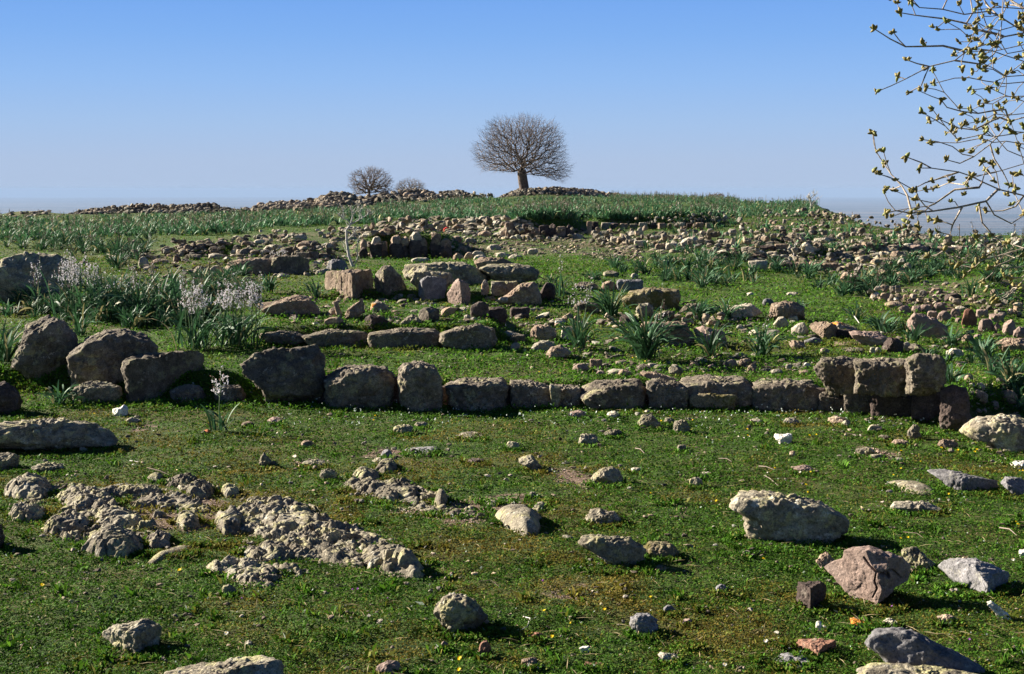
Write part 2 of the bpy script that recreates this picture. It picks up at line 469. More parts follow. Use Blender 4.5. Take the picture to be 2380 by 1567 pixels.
# ------------------------------------------------------------------ ground sheet
SOIL = [[(290, 1150), (400, 1135), (500, 1155), (520, 1190), (480, 1240), (400, 1235), (320, 1200)], [(1000, 1170), (1130, 1150), (1250, 1150), (1262, 1180), (1210, 1200), (1080, 1205)],
        [(1275, 1095), (1340, 1085), (1380, 1110), (1360, 1145), (1300, 1130)], [(835, 1042), (920, 1040), (925, 1068), (870, 1075)], [(500, 1305), (640, 1300), (650, 1370), (560, 1360)],
        [(280, 978), (370, 985), (365, 1000), (300, 1000)], [(860, 1180), (1000, 1180), (1150, 1210), (1080, 1225)], [(1250, 1360), (1390, 1370), (1400, 1395), (1280, 1390)],
        [(2000, 1035), (2100, 1060), (2040, 1080), (1980, 1060)], [(1560, 1170), (1600, 1180), (1590, 1210)], [(2020, 1040), (2060, 1050), (2070, 1075)], [(680, 1070), (760, 1065), (770, 1085), (700, 1090)],
        [(2180, 1280), (2270, 1300), (2200, 1330)], [(130, 1165), (300, 1180), (330, 1215), (190, 1210)]]
SOILW = []
for pl in SOIL:
    q, _ = hits(*np.array(pl, float).T)
    SOILW.append([(p[0], p[1]) for p in q])
DIRT = [[(1040, 548), (1200, 552), (1460, 556), (1700, 590), (1500, 612), (1330, 590), (1060, 606)], [(1380, 535), (1700, 542), (2379, 552), (2379, 606), (2110, 610), (1950, 645), (1860, 622), (1500, 592)],
        [(300, 585), (520, 552), (860, 530), (1170, 515), (1170, 560), (860, 605), (740, 640), (480, 648)], [(2020, 692), (2150, 660), (2379, 668), (2379, 750), (2230, 705)]]
DIRTW = []
for pl in DIRT:
    q, _ = hits(*np.array(pl, float).T)
    DIRTW.append([(p[0], p[1]) for p in q])
def dirt_shade_at(X, Y):
    yl = np.interp(X, LX, LY)
    s = np.zeros(len(X))
    for pl in DIRTW:
        for k in range(4):
            s = np.maximum(s, inpoly(X + n2(X, Y, 1.2, 80 + k) * 1.2, Y + n2(X, Y, 1.2, 90 + k) * 1.5, pl) * (.5 - .05 * k))
    s = s * np.clip(.75 + n2(X, Y, .8, 85) * .9, 0, 1)
    return np.where((Y > yl + .02) & (Y < yl + .24) & (X < 3.2) & (X > -1.5), .9, s)      # earth colour behind the wall blocks, put in to darken the joints like shade
LUSH = [(1400, 485, 560, 35), (350, 530, 560, 40), (1900, 590, 600, 60), (1150, 605, 260, 30), (1750, 690, 330, 60), (300, 570, 380, 22), (1050, 700, 150, 20), (1000, 830, 300, 25), (850, 640, 160, 12), (2100, 770, 250, 40), (1550, 640, 200, 30)]
def soil_at(X, Y):
    s = np.zeros(len(X))
    for pl in SOILW:
        xs = [p[0] for p in pl]; ys = [p[1] for p in pl]
        m = (X > min(xs) - .25) & (X < max(xs) + .25) & (Y > min(ys) - .25) & (Y < max(ys) + .25)
        if m.any():
            xm, ym = X[m], Y[m]; acc = 0
            wx = n2(xm, ym, .16, 31) * .16; wy = n2(xm, ym, .16, 37) * .22
            for ox, oy in ((0, 0), (.05, .04), (-.05, .06), (.04, -.08), (-.05, -.07)):
                acc = acc + inpoly(xm + wx + ox, ym + wy + oy, pl)
            s[m] = np.maximum(s[m], acc * .16)
    return s
def pix(X, Y, Z):
    """pixel of the photograph at which a point is seen"""
    dz = Z - CAM_H
    fw = Y * CP - dz * SP
    up = Y * SP + dz * CP
    return VW / 2 + FPX * X / fw, VH / 2 - FPX * up / fw
nu, ny = 560, 900
uu = np.linspace(-1.25, 1.25, nu)
yy = np.concatenate([np.linspace(-9, 3, 40)[:-1], np.geomspace(3, 60, 560)[:-1], np.geomspace(60, 150, 170)[:-1], np.geomspace(150, 1300, 134)])
ny = len(yy)
UU, YY = np.meshgrid(uu, yy)
XX = (UU * (YY + 13)).ravel(); YY = YY.ravel()
ZZ = height(XX, YY)
soil = np.maximum(soil_at(XX, YY), dirt_shade_at(XX, YY))
pxx, pyy = pix(XX, np.maximum(YY, 2), ZZ)
lush = np.zeros(len(XX))
for cx, cy, rx, ry in LUSH:
    lush = np.maximum(lush, sstep(1.3 - np.sqrt(((pxx - cx) / rx) ** 2 + ((pyy - cy) / ry) ** 2)) * (YY > 10.8))
lush = np.clip(lush * (.75 + .5 * n2(XX, YY, 1.5, 21)), 0, 1)
i = np.arange(ny - 1)[:, None] * nu; j = np.arange(nu - 1)[None]
a = i + j
Fg = np.stack([a, a + 1, a + nu + 1, a + nu], -1).reshape(-1, 4)
tag(mesh_obj('ground', np.stack([XX, YY, ZZ], 1), Fg, M['ground'], attrs={'soil': soil, 'lush': lush}), 'grassy stony hilltop ground falling away at the far edge', 'ground', kind='structure')
R_ = 45000.0
an = np.linspace(0, 2 * math.pi, 97)[:-1]
Vp = np.concatenate([[[0, 0, -250]], np.stack([R_ * np.cos(an), R_ * np.sin(an), np.full(96, -250)], 1)])
Fp = np.array([[0, 1 + k, 1 + (k + 1) % 96] for k in range(96)])
tag(mesh_obj('plain', Vp, Fp, M['plain'], smooth=False), 'hazy blue farmland plain far below the hill', 'plain', kind='structure')
# ------------------------------------------------------------------ rock shapes
_ICO = {}
def ico(n):
    if n not in _ICO:
        t = (1 + 5 ** .5) / 2
        v = [(-1, t, 0), (1, t, 0), (-1, -t, 0), (1, -t, 0), (0, -1, t), (0, 1, t), (0, -1, -t), (0, 1, -t), (t, 0, -1), (t, 0, 1), (-t, 0, -1), (-t, 0, 1)]
        V = np.array(v, float)
        F = np.array([(0, 11, 5), (0, 5, 1), (0, 1, 7), (0, 7, 10), (0, 10, 11), (1, 5, 9), (5, 11, 4), (11, 10, 2), (10, 7, 6), (7, 1, 8), (3, 9, 4), (3, 4, 2), (3, 2, 6), (3, 6, 8), (3, 8, 9), (4, 9, 5), (2, 4, 11), (6, 2, 10), (8, 6, 7), (9, 8, 1)])
        V /= np.linalg.norm(V, axis=1, keepdims=True)
        for _ in range(n):
            E = np.sort(np.concatenate([F[:, [0, 1]], F[:, [1, 2]], F[:, [2, 0]]]), axis=1)
            U, inv = np.unique(E, axis=0, return_inverse=True)
            inv = inv.ravel()
            mid = V[U[:, 0]] + V[U[:, 1]]
            mid /= np.linalg.norm(mid, axis=1, keepdims=True)
            m = inv + len(V); k = len(F)
            ab, bc, ca = m[:k], m[k:2 * k], m[2 * k:]
            F = np.concatenate([np.stack([F[:, 0], ab, ca], 1), np.stack([F[:, 1], bc, ab], 1), np.stack([F[:, 2], ca, bc], 1), np.stack([ab, bc, ca], 1)])
            V = np.concatenate([V, mid])
        _ICO[n] = (V, F)
    return _ICO[n]
def ray_r(th, poly, c):
    """distance from c to the outline in each direction"""
    R = np.full(len(th), 0.0)
    dx, dz = np.cos(th), np.sin(th)
    P = np.asarray(poly, float) - c
    for k in range(len(P)):
        a, b = P[k], P[(k + 1) % len(P)]
        e = b - a
        den = dx * e[1] - dz * e[0]
        with np.errstate(divide='ignore', invalid='ignore'):
            t = (a[0] * e[1] - a[1] * e[0]) / den
            s = (a[0] * dz - a[1] * dx) / den
        ok = (np.abs(den) > 1e-12) & (t > 0) & (s >= -1e-6) & (s <= 1 + 1e-6)
        R = np.where(ok & (t > R), t, R)
    return np.maximum(R, 1e-4)
DEF = {'b': (3.0, .75, .25, 7), 'k': (6.5, .8, .75, 3), 'a': (4.4, .8, .4, 11), 's': (4.4, 1.1, .6, 7), 'n': (2.4, .8, .2, 0)}
def rock_shape(outline, depth, p=2.6, cuts=3, rough=1.0, sub=4, edge=None, knob=0.0, seed=0, chip=0.0):
    """outline: polygon in (x, z) metres; depth: half depth in metres"""
    r = np.random.default_rng(seed)
    d, F = ico(sub)
    P = np.asarray(outline, float)
    xs, zs = P[:, 0], P[:, 1]
    c = np.array([(xs.min() + xs.max()) / 2 * .6 + xs.mean() * .4, zs.min() + (zs.max() - zs.min()) * .45])
    th = np.arctan2(d[:, 2], d[:, 0]); rr = np.hypot(d[:, 0], d[:, 2]); yy_ = np.abs(d[:, 1])
    t = (rr ** p + yy_ ** p) ** (-1 / p)
    R = ray_r(th, P, c)
    hw, hz = (xs.max() - xs.min()) / 2, (zs.max() - zs.min()) / 2
    V = np.stack([rr * t * R * np.cos(th), d[:, 1] * t * depth, rr * t * R * np.sin(th)], 1)
    S = np.array([hw, depth, hz])
    W = V / S
    if edge is not None:                                     # an upright arris facing the viewer at x = edge
        e, yl, yr = edge
        for (px_, py_) in ((-1, yl), (1, yr)):
            nx, nyy = -(py_ + 1), (px_ - e)
            if px_ > 0: nx, nyy = (py_ + 1), -(px_ - e)
            L = math.hypot(nx, nyy); nx /= L; nyy /= L
            if nyy > 0: nx, nyy = -nx, -nyy
            dd = nx * e + nyy * -1
            q = np.maximum(0, W[:, 0] * nx + W[:, 1] * nyy - dd)
            W[:, 0] -= nx * q; W[:, 1] -= nyy * q
    for _ in range(cuts):
        n = r.normal(size=3); n[1] *= 1.1; n /= np.linalg.norm(n)
        if n[1] > 0: n[1] *= -1
        sup = (W @ n).max()
        q = np.maximum(0, W @ n - sup * r.uniform(.72, .93))
        W -= n * q[:, None]
    V = W * S
    sz = (hw * hz * depth) ** (1 / 3)
    o = r.uniform(-50, 50, 3)
    nd = V / np.maximum(np.linalg.norm(V, axis=1, keepdims=True), 1e-6)
    amp = rough * sz
    disp = fbm(V / (sz * 1.1) + o, 3, seed % 97) * .13 * amp
    if sub >= 4: disp += fbm(V / (sz * .28) + o, 4, 5 + seed % 89, .6) * .085 * amp
    if sub >= 5: disp += fbm(V / .018 + o, 2, 5 + seed % 83) * .007 * rough
    if chip:
        rn = 1 - np.abs(fbm(V / (sz * .45) + o, 3, 9 + seed % 67)) * 2
        disp -= np.clip(rn - .55, 0, 1) * chip * sz
    if knob:
        d1, _d2 = worley(V / knob + o, seed % 71)
        disp += (.45 - d1 * d1) * knob * .9
        d1, _d2 = worley(V / (knob * .4) + o, seed % 61)
        disp += (.45 - d1 * d1) * knob * .4
    V = V + nd * disp[:, None]
    if cuts or edge is not None:                              # knocked-off corners must not make the stone smaller
        x_ = V[:, 0]; z_ = V[:, 2]
        V[:, 0] = (x_ - x_.min()) / np.ptp(x_) * (xs.max() - xs.min()) + xs.min() - c[0]
        V[:, 2] = (z_ - z_.min()) / np.ptp(z_) * (zs.max() - zs.min()) + zs.min() - c[1]
    V[:, 0] += c[0]; V[:, 2] += c[1]
    zb = zs.min(); m = V[:, 2] < zb + hz * .35               # foot spreads down into the soil
    V[m, 2] -= (zb + hz * .35 - V[m, 2]) * .9
    return V, F
def auto_outline(x0, y0, x1, y1, typ, r):
    cx, cy, w, h = (x0 + x1) / 2, (y0 + y1) / 2, (x1 - x0) / 2, (y1 - y0) / 2
    if typ in 'k':
        q = [(-1, .1), (-.97, -.75), (-.8, -.97), (0, -1), (.8, -.97), (.97, -.7), (1, .2), (.95, 1), (-.95, 1)]
    elif typ == 'a':
        q = [(-1, .35), (-.85, -.35), (-.35, -.95), (.2, -1), (.7, -.55), (1, .2), (.85, .95), (-.8, 1)]
    elif typ == 's':
        q = [(-1, .3), (-.8, -.5), (-.3, -.9), (.4, -1), (.85, -.5), (1, .4), (.8, 1), (-.8, 1)]
    else:
        q = [(-1, .3), (-.9, -.3), (-.6, -.8), (-.1, -1), (.4, -.92), (.8, -.5), (1, .1), (.9, .7), (.6, 1), (-.7, 1)]
    f = -1 if r.random() < .4 else 1
    q = [(a * f, b) for a, b in q]
    return [(cx + w * np.clip(a + r.normal() * .06, -1, 1), cy + h * np.clip(b + r.normal() * .07, -1, 1)) for a, b in q]
REG = []        # every stone that has an object of its own: (object, vx, vy, width px, ref name or None, wants a label)
MATWORD = {'lichen': 'yellow-grey', 'wall': 'brown-grey', 'brown': 'brown', 'pink': 'pinkish', 'grey': 'grey', 'dark': 'dark', 'red': 'reddish', 'pale': 'pale', 'white': 'white', 'orange': 'orange-spotted', 'moss': 'mossy', 'far': 'weathered'}
SHAPEWORD = {'b': 'rounded', 'k': 'squared', 'a': 'angular', 's': 'flat', 'n': 'knobbly'}
def pixel_rock(spec, mat, typ='b', name=None, label=None, ref=None, gy=None, dep=None, edge=None, knob=0.0, p=None, cuts=None, rough=1.0, sub=None, cat=None, seed=None, bury=True, group=None):
    """spec: bbox (x0,y0,x1,y1) or outline polygon in photograph pixels; gy: pixel row of the ground contact when hidden"""
    seed = int(abs(hash((round(float(np.ravel(spec)[0]), 1), round(float(np.ravel(spec)[1]), 1), len(spec))))) % 100000 if seed is None else seed
    r = np.random.default_rng(seed)
    if len(spec) == 4 and not isinstance(spec[0], (tuple, list)):
        poly = auto_outline(*spec, typ, r)
    else:
        poly = [tuple(q) for q in spec]
    P = np.array(poly, float)
    x0, x1, y0, y1 = P[:, 0].min(), P[:, 0].max(), P[:, 1].min(), P[:, 1].max()
    pp, dr, kt, nc = DEF[typ]
    pp = p or pp; nc = nc if cuts is None else cuts
    cx = (x0 + x1) / 2
    X, Yf, Zg = hit(cx, gy if gy is not None else y1 - (y1 - y0) * .04)
    halfw = (x1 - x0) / 2 * Yf / FPX
    depth = (dep if dep is not None else dr) * halfw
    if dep is None and typ in 'kba': depth = min(depth, max((y1 - y0) * Yf / FPX * 1.1, halfw * .35))
    Yc = Yf + depth
    ax = float(ray(cx, 780)[0])
    ycb = Yf + depth * .3
    a, b = ray(P[:, 0], P[:, 1])
    t = np.clip((y1 - P[:, 1]) / max(y1 - y0, 1e-6), 0, 1)
    Yv = ycb + t * (Yc + kt * depth - ycb)
    ox = (a - ax) * Yc
    oz = CAM_H + b * Yv
    base = CAM_H + float(ray(cx, y1)[1]) * ycb
    if bury:
        base = min(base, Zg)
    out = np.stack([ox, oz - base], 1)
    lowest = out[:, 1].min()
    if bury: out[:, 1] = np.where(out[:, 1] < lowest + .25 * (out[:, 1].max() - lowest), out[:, 1] - .02, out[:, 1])
    wpx = (x1 - x0)
    sub = sub or (5 if wpx > 50 or (wpx > 36 and y1 > 950) else 4 if wpx > 16 else 3)
    if typ == 'k' and 790 < y1 < 1010 and wpx > 60 and isinstance(spec[0], (tuple, list)):      # dressed blocks butt against each other
        P[:, 0] = cx + (P[:, 0] - cx) * (1.055 if y1 > 830 else 1.09)
    big_k = typ == 'k' and 740 < y1 < 1010 and wpx > 60 and isinstance(spec[0], (tuple, list))
    V, F = rock_shape(out, depth, max(pp, 8) if big_k else pp, nc, rough * (1.25 if big_k else 1), sub, edge, knob, seed, (.05 if mat in ('pink', 'grey', 'dark', 'red', 'white') else .16) if sub >= 5 else .05)
    nm = name or ('boulder' if typ in 'bn' and wpx > 70 else 'stone_block' if typ == 'k' else 'stone')
    o = mesh_obj(nm, V, F, M[mat])
    o.location = (ax * Yc, Yc, base)
    o.rotation_euler[2] = -math.atan(ax)
    tag(o, label, cat or nm.replace('_', ' '), group)
    REG.append([o, cx, y1, wpx, ref, label is None, mat, typ, y1 - y0])
    return o
def ground_rock(poly, mat, h, name='rock_outcrop', label=None, ref=None, knob=.05, prof=3, seed=1, nr=60, nt=200, lump=.3, cat=None, group=None, holes=0.0):
    """a low rock given by its footprint (pixels of the photograph, on the ground)"""
    q, _ = hits(*np.array(poly, float).T)
    c = q.mean(0)
    P = q[:, :2] - c[:2]
    rr = np.linspace(0, 1, nr) ** .8
    th = np.linspace(-math.pi, math.pi, nt + 1)[:-1]
    R = ray_r(th, P, np.zeros(2))
    R = (R + .5 * np.roll(R, 1) + .5 * np.roll(R, -1)) / 2
    RR, TT = np.meshgrid(rr, th, indexing='ij')
    wob = 1 + .12 * fbm(np.stack([np.cos(TT).ravel() * 3, np.sin(TT).ravel() * 3, RR.ravel() * 0 + seed], 1), 3, seed).reshape(RR.shape) * RR
    X = RR * R[None] * wob * np.cos(TT); Y = RR * R[None] * wob * np.sin(TT)
    X, Y, r_ = X.ravel(), Y.ravel(), RR.ravel()
    zg = height(X + c[0], Y + c[1])
    pr = (1 - r_ ** prof)
    pt = np.stack([X, Y, np.full(len(X), seed * 1.7)], 1)
    hh = h * pr * (1 - lump + lump * 1.6 * np.clip(.5 + fbm(pt / .22, 3, seed), 0, 1.6))
    if knob:
        ka = np.clip(.62 + 1.3 * fbm(pt / .17 + 9, 2, seed + 4), .12, 1.25)
        d1, _x = worley(pt / knob, seed); hh += (.5 - d1 * d1) * knob * .95 * np.clip(pr * 4, 0, 1) * ka
        hh += (fbm(pt / .05, 3, seed + 8) * .016 - np.clip(.06 - np.abs(fbm(pt / .13, 2, seed + 12)), 0, 1) * .45) * np.clip(pr * 3, 0, 1)
        d1, _x = worley(pt / (knob * .38), seed + 3); hh += (.45 - d1 * d1) * knob * .42 * np.clip(pr * 4, 0, 1) * ka
        jx = fbm(pt / (knob * .7), 2, seed + 5) * knob * .3; X = X + jx; Y = Y + fbm(pt / (knob * .7), 2, seed + 6) * knob * .3
    if holes:
        hh = hh - holes * np.clip(.1 - fbm(np.stack([X, Y, X * 0 + 3.3], 1) / .16, 3, seed + 9), 0, .5) * 3
    z = zg + hh - .03 * (1 - np.clip(pr * 3, 0, 1)) - .01 - .06 * (r_ > .999)
    V = np.stack([X, Y, z - c[2]], 1)
    i = np.arange(nr - 1)[:, None] * nt; j = np.arange(nt)[None]
    a = i + j; b = i + (j + 1) % nt
    F = np.stack([a, b, b + nt, a + nt], -1).reshape(-1, 4)
    o = mesh_obj(name, V, np.ascontiguousarray(F[:, ::-1]), M[mat])
    o.location = tuple(c)
    tag(o, label, cat or name.replace('_', ' '), group)
    pa = np.array(poly, float)
    REG.append([o, pa[:, 0].mean(), pa[:, 1].mean(), np.ptp(pa[:, 0]), ref, label is None, mat, 's', 20])
    return o
# ------------------------------------------------------------------ the stones of the photograph
Rk = pixel_rock
WALLG = 'facing blocks of the long ruined wall'
# long ruined wall in front, from its fallen end to its high corner
Rk([(29, 847), (46, 800), (61, 759), (112, 732), (149, 750), (178, 785), (172, 881), (78, 874)], 'wall', 'a', 'boulder', 'dark leaning boulder with lit shoulder, first stone of the long ruined wall', 'leaning boulder', gy=878, cuts=4, dep=.6)
Rk([(157, 820), (203, 782), (250, 763), (291, 760), (345, 780), (366, 812), (360, 884), (170, 886)], 'wall', 'k', 'stone_block', 'broad dark block with ridged top resting on a low lichen stone', 'ridged block', gy=902, cuts=3)
Rk((158, 886, 284, 942), 'lichen', 'b', 'stone', 'low lichen-covered stone beneath the ridged dark block', 'low lichen stone', dep=.5)
Rk([(286, 824), (300, 818), (450, 812), (469, 822), (477, 884), (389, 912), (305, 940), (286, 915)], 'wall', 'k', 'stone_block', 'squared block with a bright left edge and sagging lower corner', 'squared block', gy=938, cuts=0, edge=(-.9, 1.2, .9), p=7)
Rk((392, 892, 478, 938), 'wall', 'b', 'stone', 'low dark stone tucked under the squared block', None)
Rk((498, 893, 572, 940), 'wall', 'b', 'stone', 'low dark stone filling the gap before the bulky boulder', None)
Rk([(558, 847), (592, 822), (636, 805), (677, 806), (735, 800), (756, 827), (754, 918), (727, 945), (626, 934), (609, 908), (568, 871)], 'wall', 'b', 'boulder', 'bulky wall boulder with undercut left side and humped top', 'bulky wall boulder', gy=944, dep=.55, p=3.4)
Rk([(752, 880), (802, 845), (853, 838), (904, 848), (921, 871), (922, 953), (756, 948)], 'wall', 'k', 'stone_block', 'wide dark wall block with lit crumbled top beside the bulky boulder', 'wide dark wall block', gy=950, cuts=2, p=4)
Rk([(922, 856), (938, 842), (973, 837), (1009, 849), (1029, 878), (1031, 958), (924, 954)], 'wall', 'k', 'stone_block', 'tall narrow wall block with rounded rough head', 'round-headed wall block', gy=956, cuts=2, p=3.5)
Rk([(1033, 889), (1082, 876), (1170, 874), (1182, 886), (1181, 951), (1046, 958)], 'wall', 'k', 'stone_block', 'long wall block with lit lumpy upper edge beside the round-headed block', 'lumpy-edged wall block', gy=956, cuts=2, p=4.5)
Rk([(1181, 880), (1230, 884), (1282, 892), (1285, 937), (1181, 951)], 'wall', 'k', 'stone_block', 'low dark wall block with thin bright upper edge', 'thin-edged wall block', gy=950, cuts=1)
Rk([(1276, 890), (1348, 895), (1352, 944), (1283, 946)], 'wall', 'k', 'stone_block', 'short wall block with wedge-shaped lit flake on its face', 'flaked wall block', gy=947, cuts=1)
Rk([(1276, 894), (1304, 896), (1302, 925), (1294, 942), (1284, 932)], 'lichen', 'a', 'stone', 'wedge-shaped pale flake standing against the short wall block', None, gy=952, dep=.5)
Rk([(1346, 898), (1385, 880), (1490, 875), (1502, 890), (1505, 955), (1352, 945)], 'wall', 'k', 'stone_block', 'broad wall block with pitted lit corner and flat top', 'pitted wall block', gy=953, cuts=2)
Rk([(1500, 884), (1520, 876), (1580, 885), (1600, 898), (1602, 952), (1504, 954)], 'wall', 'k', 'stone_block', 'wall block under a flat pale wedge of stone', 'wedge-capped wall block', gy=953, cuts=1)
Rk([(1487, 862), (1520, 862), (1580, 880), (1575, 892), (1510, 880)], 'brown', 's', 'stone', 'flat pale wedge lying on top of the wall beside the arched wall block', None, gy=893, dep=.5)
Rk([(1578, 880), (1648, 868), (1727, 872), (1749, 890), (1749, 932), (1700, 950), (1600, 950)], 'wall', 'k', 'stone_block', 'arched wall block overhanging a lower yellow-edged stone', 'arched wall block', gy=950, cuts=1, p=4)
Rk((1600, 910, 1712, 949), 'moss', 'k', 'stone', 'low yellow-edged stone under the arched wall block', None, gy=953, dep=.4)
Rk([(1747, 882), (1765, 874), (1880, 874), (1910, 892), (1912, 958), (1746, 947)], 'wall', 'k', 'stone_block', 'dark wall block just before the high two-course corner', 'last single-course wall block', gy=955, cuts=2)
Rk([(1890, 858), (1908, 832), (1960, 827), (1998, 829), (2000, 914), (1925, 914)], 'wall', 'b', 'stone_block', 'upper corner block with rounded lichened nose at its near end', 'round-nosed upper block', gy=966, bury=False, p=3.2, dep=.8)
Rk([(1984, 829), (2106, 827), (2112, 914), (1984, 916)], 'wall', 'k', 'stone_block', 'middle upper block of the corner with ragged shadowed face', 'middle upper block', gy=984, bury=False, dep=.9)
Rk([(2102, 832), (2135, 815), (2185, 817), (2198, 850), (2196, 905), (2160, 915), (2106, 914)], 'wall', 'k', 'stone_block', 'highest corner block, lichen-yellow on top, above the deep shadow', 'highest corner block', gy=1000, bury=False, p=4.2, dep=.9)
Rk((1900, 905, 1970, 966), 'wall', 'k', 'stone_block', 'lower-course stone beneath the round-nosed upper block', None, dep=.6, gy=958)
Rk((1960, 903, 2030, 974), 'wall', 'k', 'stone_block', 'pale-patched lower-course stone beneath the middle upper block', None, dep=.6, gy=964)
Rk((2022, 902, 2124, 990), 'dark', 'k', 'stone_block', 'big shadow-dark lower-course stone left of the cavity at the wall corner', None, dep=.5, gy=972)  # dark colour stands in for the shadow under the upper course
Rk((2116, 902, 2192, 1002), 'dark', 'k', 'stone_block', 'shadow-dark lower-course stone beneath the highest corner block', None, dep=.5, gy=982)  # coloured dark for the same overhang shadow
Rk([(2184, 905), (2215, 893), (2245, 900), (2253, 960), (2235, 1010), (2186, 1005)], 'dark', 'b', 'boulder', 'rounded dark end boulder closing the wall corner', 'end boulder', gy=1006)
Rk([(2231, 1012), (2250, 985), (2274, 970), (2330, 960), (2385, 972), (2420, 1005), (2415, 1062), (2330, 1050), (2310, 1030)], 'lichen', 'b', 'boulder', 'large streaky lichen boulder beyond the wall corner at the photo edge', 'streaky boulder', gy=1052, cuts=2, p=4)
Rk((2290, 1012, 2342, 1048), 'lichen', 's', 'stone', 'flat slab leaning at the foot of the streaky boulder')
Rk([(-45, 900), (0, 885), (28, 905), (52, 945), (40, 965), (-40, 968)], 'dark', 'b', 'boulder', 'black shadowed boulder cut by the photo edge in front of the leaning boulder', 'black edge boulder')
# second wall
Rk([(603, 800), (608, 772), (650, 766), (700, 770), (719, 790), (712, 800)], 'wall', 's', 'stone_block', 'flat-topped first stone of the inner wall beside flowering plants', 'first inner-wall stone', gy=806, dep=.6)
Rk([(700, 778), (754, 762), (845, 767), (860, 775), (858, 806), (714, 803)], 'wall', 'k', 'stone_block', 'long low inner-wall block with rippled lit top', 'rippled inner-wall block', gy=808, dep=.5, cuts=1)
Rk([(853, 774), (937, 760), (1009, 766), (1024, 778), (1020, 811), (856, 808)], 'wall', 'k', 'stone_block', 'straight low inner-wall block between two humped ones', 'straight inner-wall block', gy=811, dep=.45, cuts=1)
Rk([(1020, 776), (1060, 762), (1108, 750), (1148, 764), (1157, 795), (1148, 814), (1024, 811)], 'wall', 'k', 'stone_block', 'humped end block of the inner wall', 'humped inner-wall block', gy=813, dep=.5, cuts=1, p=4)
for x, t in [(754, 872), (921, 874), (1033, 892), (1181, 894), (1281, 902), (1350, 900), (1502, 896), (1600, 902), (1748, 896), (1912, 900)]:      # added dark stones set back in the joints, standing in for deep shade
    Rk((x - 20, t, x + 20, 944), 'dark', 'k', 'stone', gy=938 if x < 1700 else 944, dep=.8)
for x, t in [(709, 782), (857, 780), (1021, 784)]:  # dark stones added to the inner-wall joints in place of shade
    Rk((x - 18, t, x + 18, 802), 'dark', 'k', 'stone', gy=798, dep=.8)
# cluster of big blocks above the inner wall
Rk([(599, 706), (650, 699), (682, 686), (715, 686), (735, 712), (753, 742), (641, 742), (608, 722)], 'brown', 'b', 'boulder', 'dark humped boulder with a lit low shoulder, beside flowering plants', 'humped dark boulder', gy=738, dep=.6)
Rk([(753, 650), (764, 631), (862, 624), (868, 640), (870, 687), (816, 694), (761, 700), (756, 670)], 'brown', 'k', 'boulder', 'large squared pinkish-brown block with a flat lit side face', 'squared pink-brown block', gy=698, edge=(.16, 1.0, .9), p=8, cuts=0, dep=1.1)
Rk([(868, 650), (870, 635), (891, 616), (907, 617), (928, 641), (948, 684), (911, 697), (878, 694)], 'wall', 'a', 'boulder', 'dark peaked block with one small lit facet beside the squared pink-brown block', 'peaked dark block', gy=694, edge=(-.3, 1.1, .8), cuts=2)
Rk([(971, 664), (975, 650), (991, 641), (1020, 645), (1038, 656), (1037, 704), (986, 702), (972, 684)], 'grey', 'a', 'boulder', 'blocky grey stone with a thin bright left edge under the flat slabs', 'bright-edged grey block', gy=703, edge=(-.7, 1, .9), cuts=1)
Rk([(1037, 676), (1052, 655), (1064, 647), (1085, 660), (1094, 676), (1089, 712), (1054, 714), (1038, 707)], 'pink', 'a', 'boulder', 'pinkish upright stone with cleft face beside the bright-edged grey block', 'cleft pinkish stone', gy=712, edge=(.1, 1, .9), cuts=3)
Rk([(934, 634), (945, 616), (1000, 609), (1074, 607), (1110, 624), (1142, 652), (1110, 668), (1060, 668), (955, 655)], 'lichen', 's', 'boulder', 'long flat lichen slab at the top of the block cluster', 'long lichen slab', gy=664, dep=.45, p=3.5)
Rk([(953, 655), (962, 630), (1000, 628), (1045, 633), (1054, 648), (1040, 668), (975, 672)], 'lichen', 's', 'stone', 'hollowed lichen slab directly above the bright-edged grey block', 'hollowed slab', gy=680, dep=.5)
Rk([(1101, 607), (1116, 597), (1168, 598), (1195, 612), (1190, 622), (1110, 624)], 'brown', 's', 'stone', 'rough brown slab topping the pale overhanging slab', None, gy=640, dep=.5)
Rk([(1110, 630), (1137, 616), (1190, 612), (1235, 619), (1254, 634), (1249, 651), (1179, 659), (1140, 649)], 'lichen', 's', 'boulder', 'pale overhanging slab at the right of the block cluster', 'overhanging slab', gy=664, dep=.55, p=4)
for k, bb in enumerate([(1139, 652, 1180, 684), (1172, 652, 1204, 680)]):
    Rk(bb, 'lichen', 'k', 'stone', ['small squared prop under the near end of the overhanging slab', 'second squared prop under the middle of the overhanging slab'][k], None, gy=690)
Rk((1117, 650, 1138, 686), 'orange', 'a', 'stone', 'small upright yellow-stained stone left of the overhanging slab', None, gy=690)
Rk([(1151, 700), (1180, 685), (1196, 672), (1216, 660), (1241, 654), (1254, 662), (1259, 701), (1241, 713), (1199, 708)], 'brown', 'b', 'boulder', 'pear-shaped boulder with an orange lichen tip', 'pear-shaped boulder', gy=712, p=3, cuts=2, dep=.6)
Rk([(1150, 700), (1166, 690), (1180, 690), (1178, 702), (1160, 705)], 'orange', 'b', 'stone', 'orange tip stone at the thin end of the pear-shaped boulder', None, gy=716, bury=False, dep=.6)
Rk((1254, 656, 1292, 700), 'dark', 'b', 'boulder', 'dark round boulder just behind the pear-shaped boulder', None)
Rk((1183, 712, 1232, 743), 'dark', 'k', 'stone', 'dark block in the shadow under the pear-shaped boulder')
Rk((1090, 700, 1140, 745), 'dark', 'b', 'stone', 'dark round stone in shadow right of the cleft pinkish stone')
Rk((1130, 712, 1180, 752), 'dark', 'b', 'stone', 'dark rounded stone in the deep shadow below the orange tip')
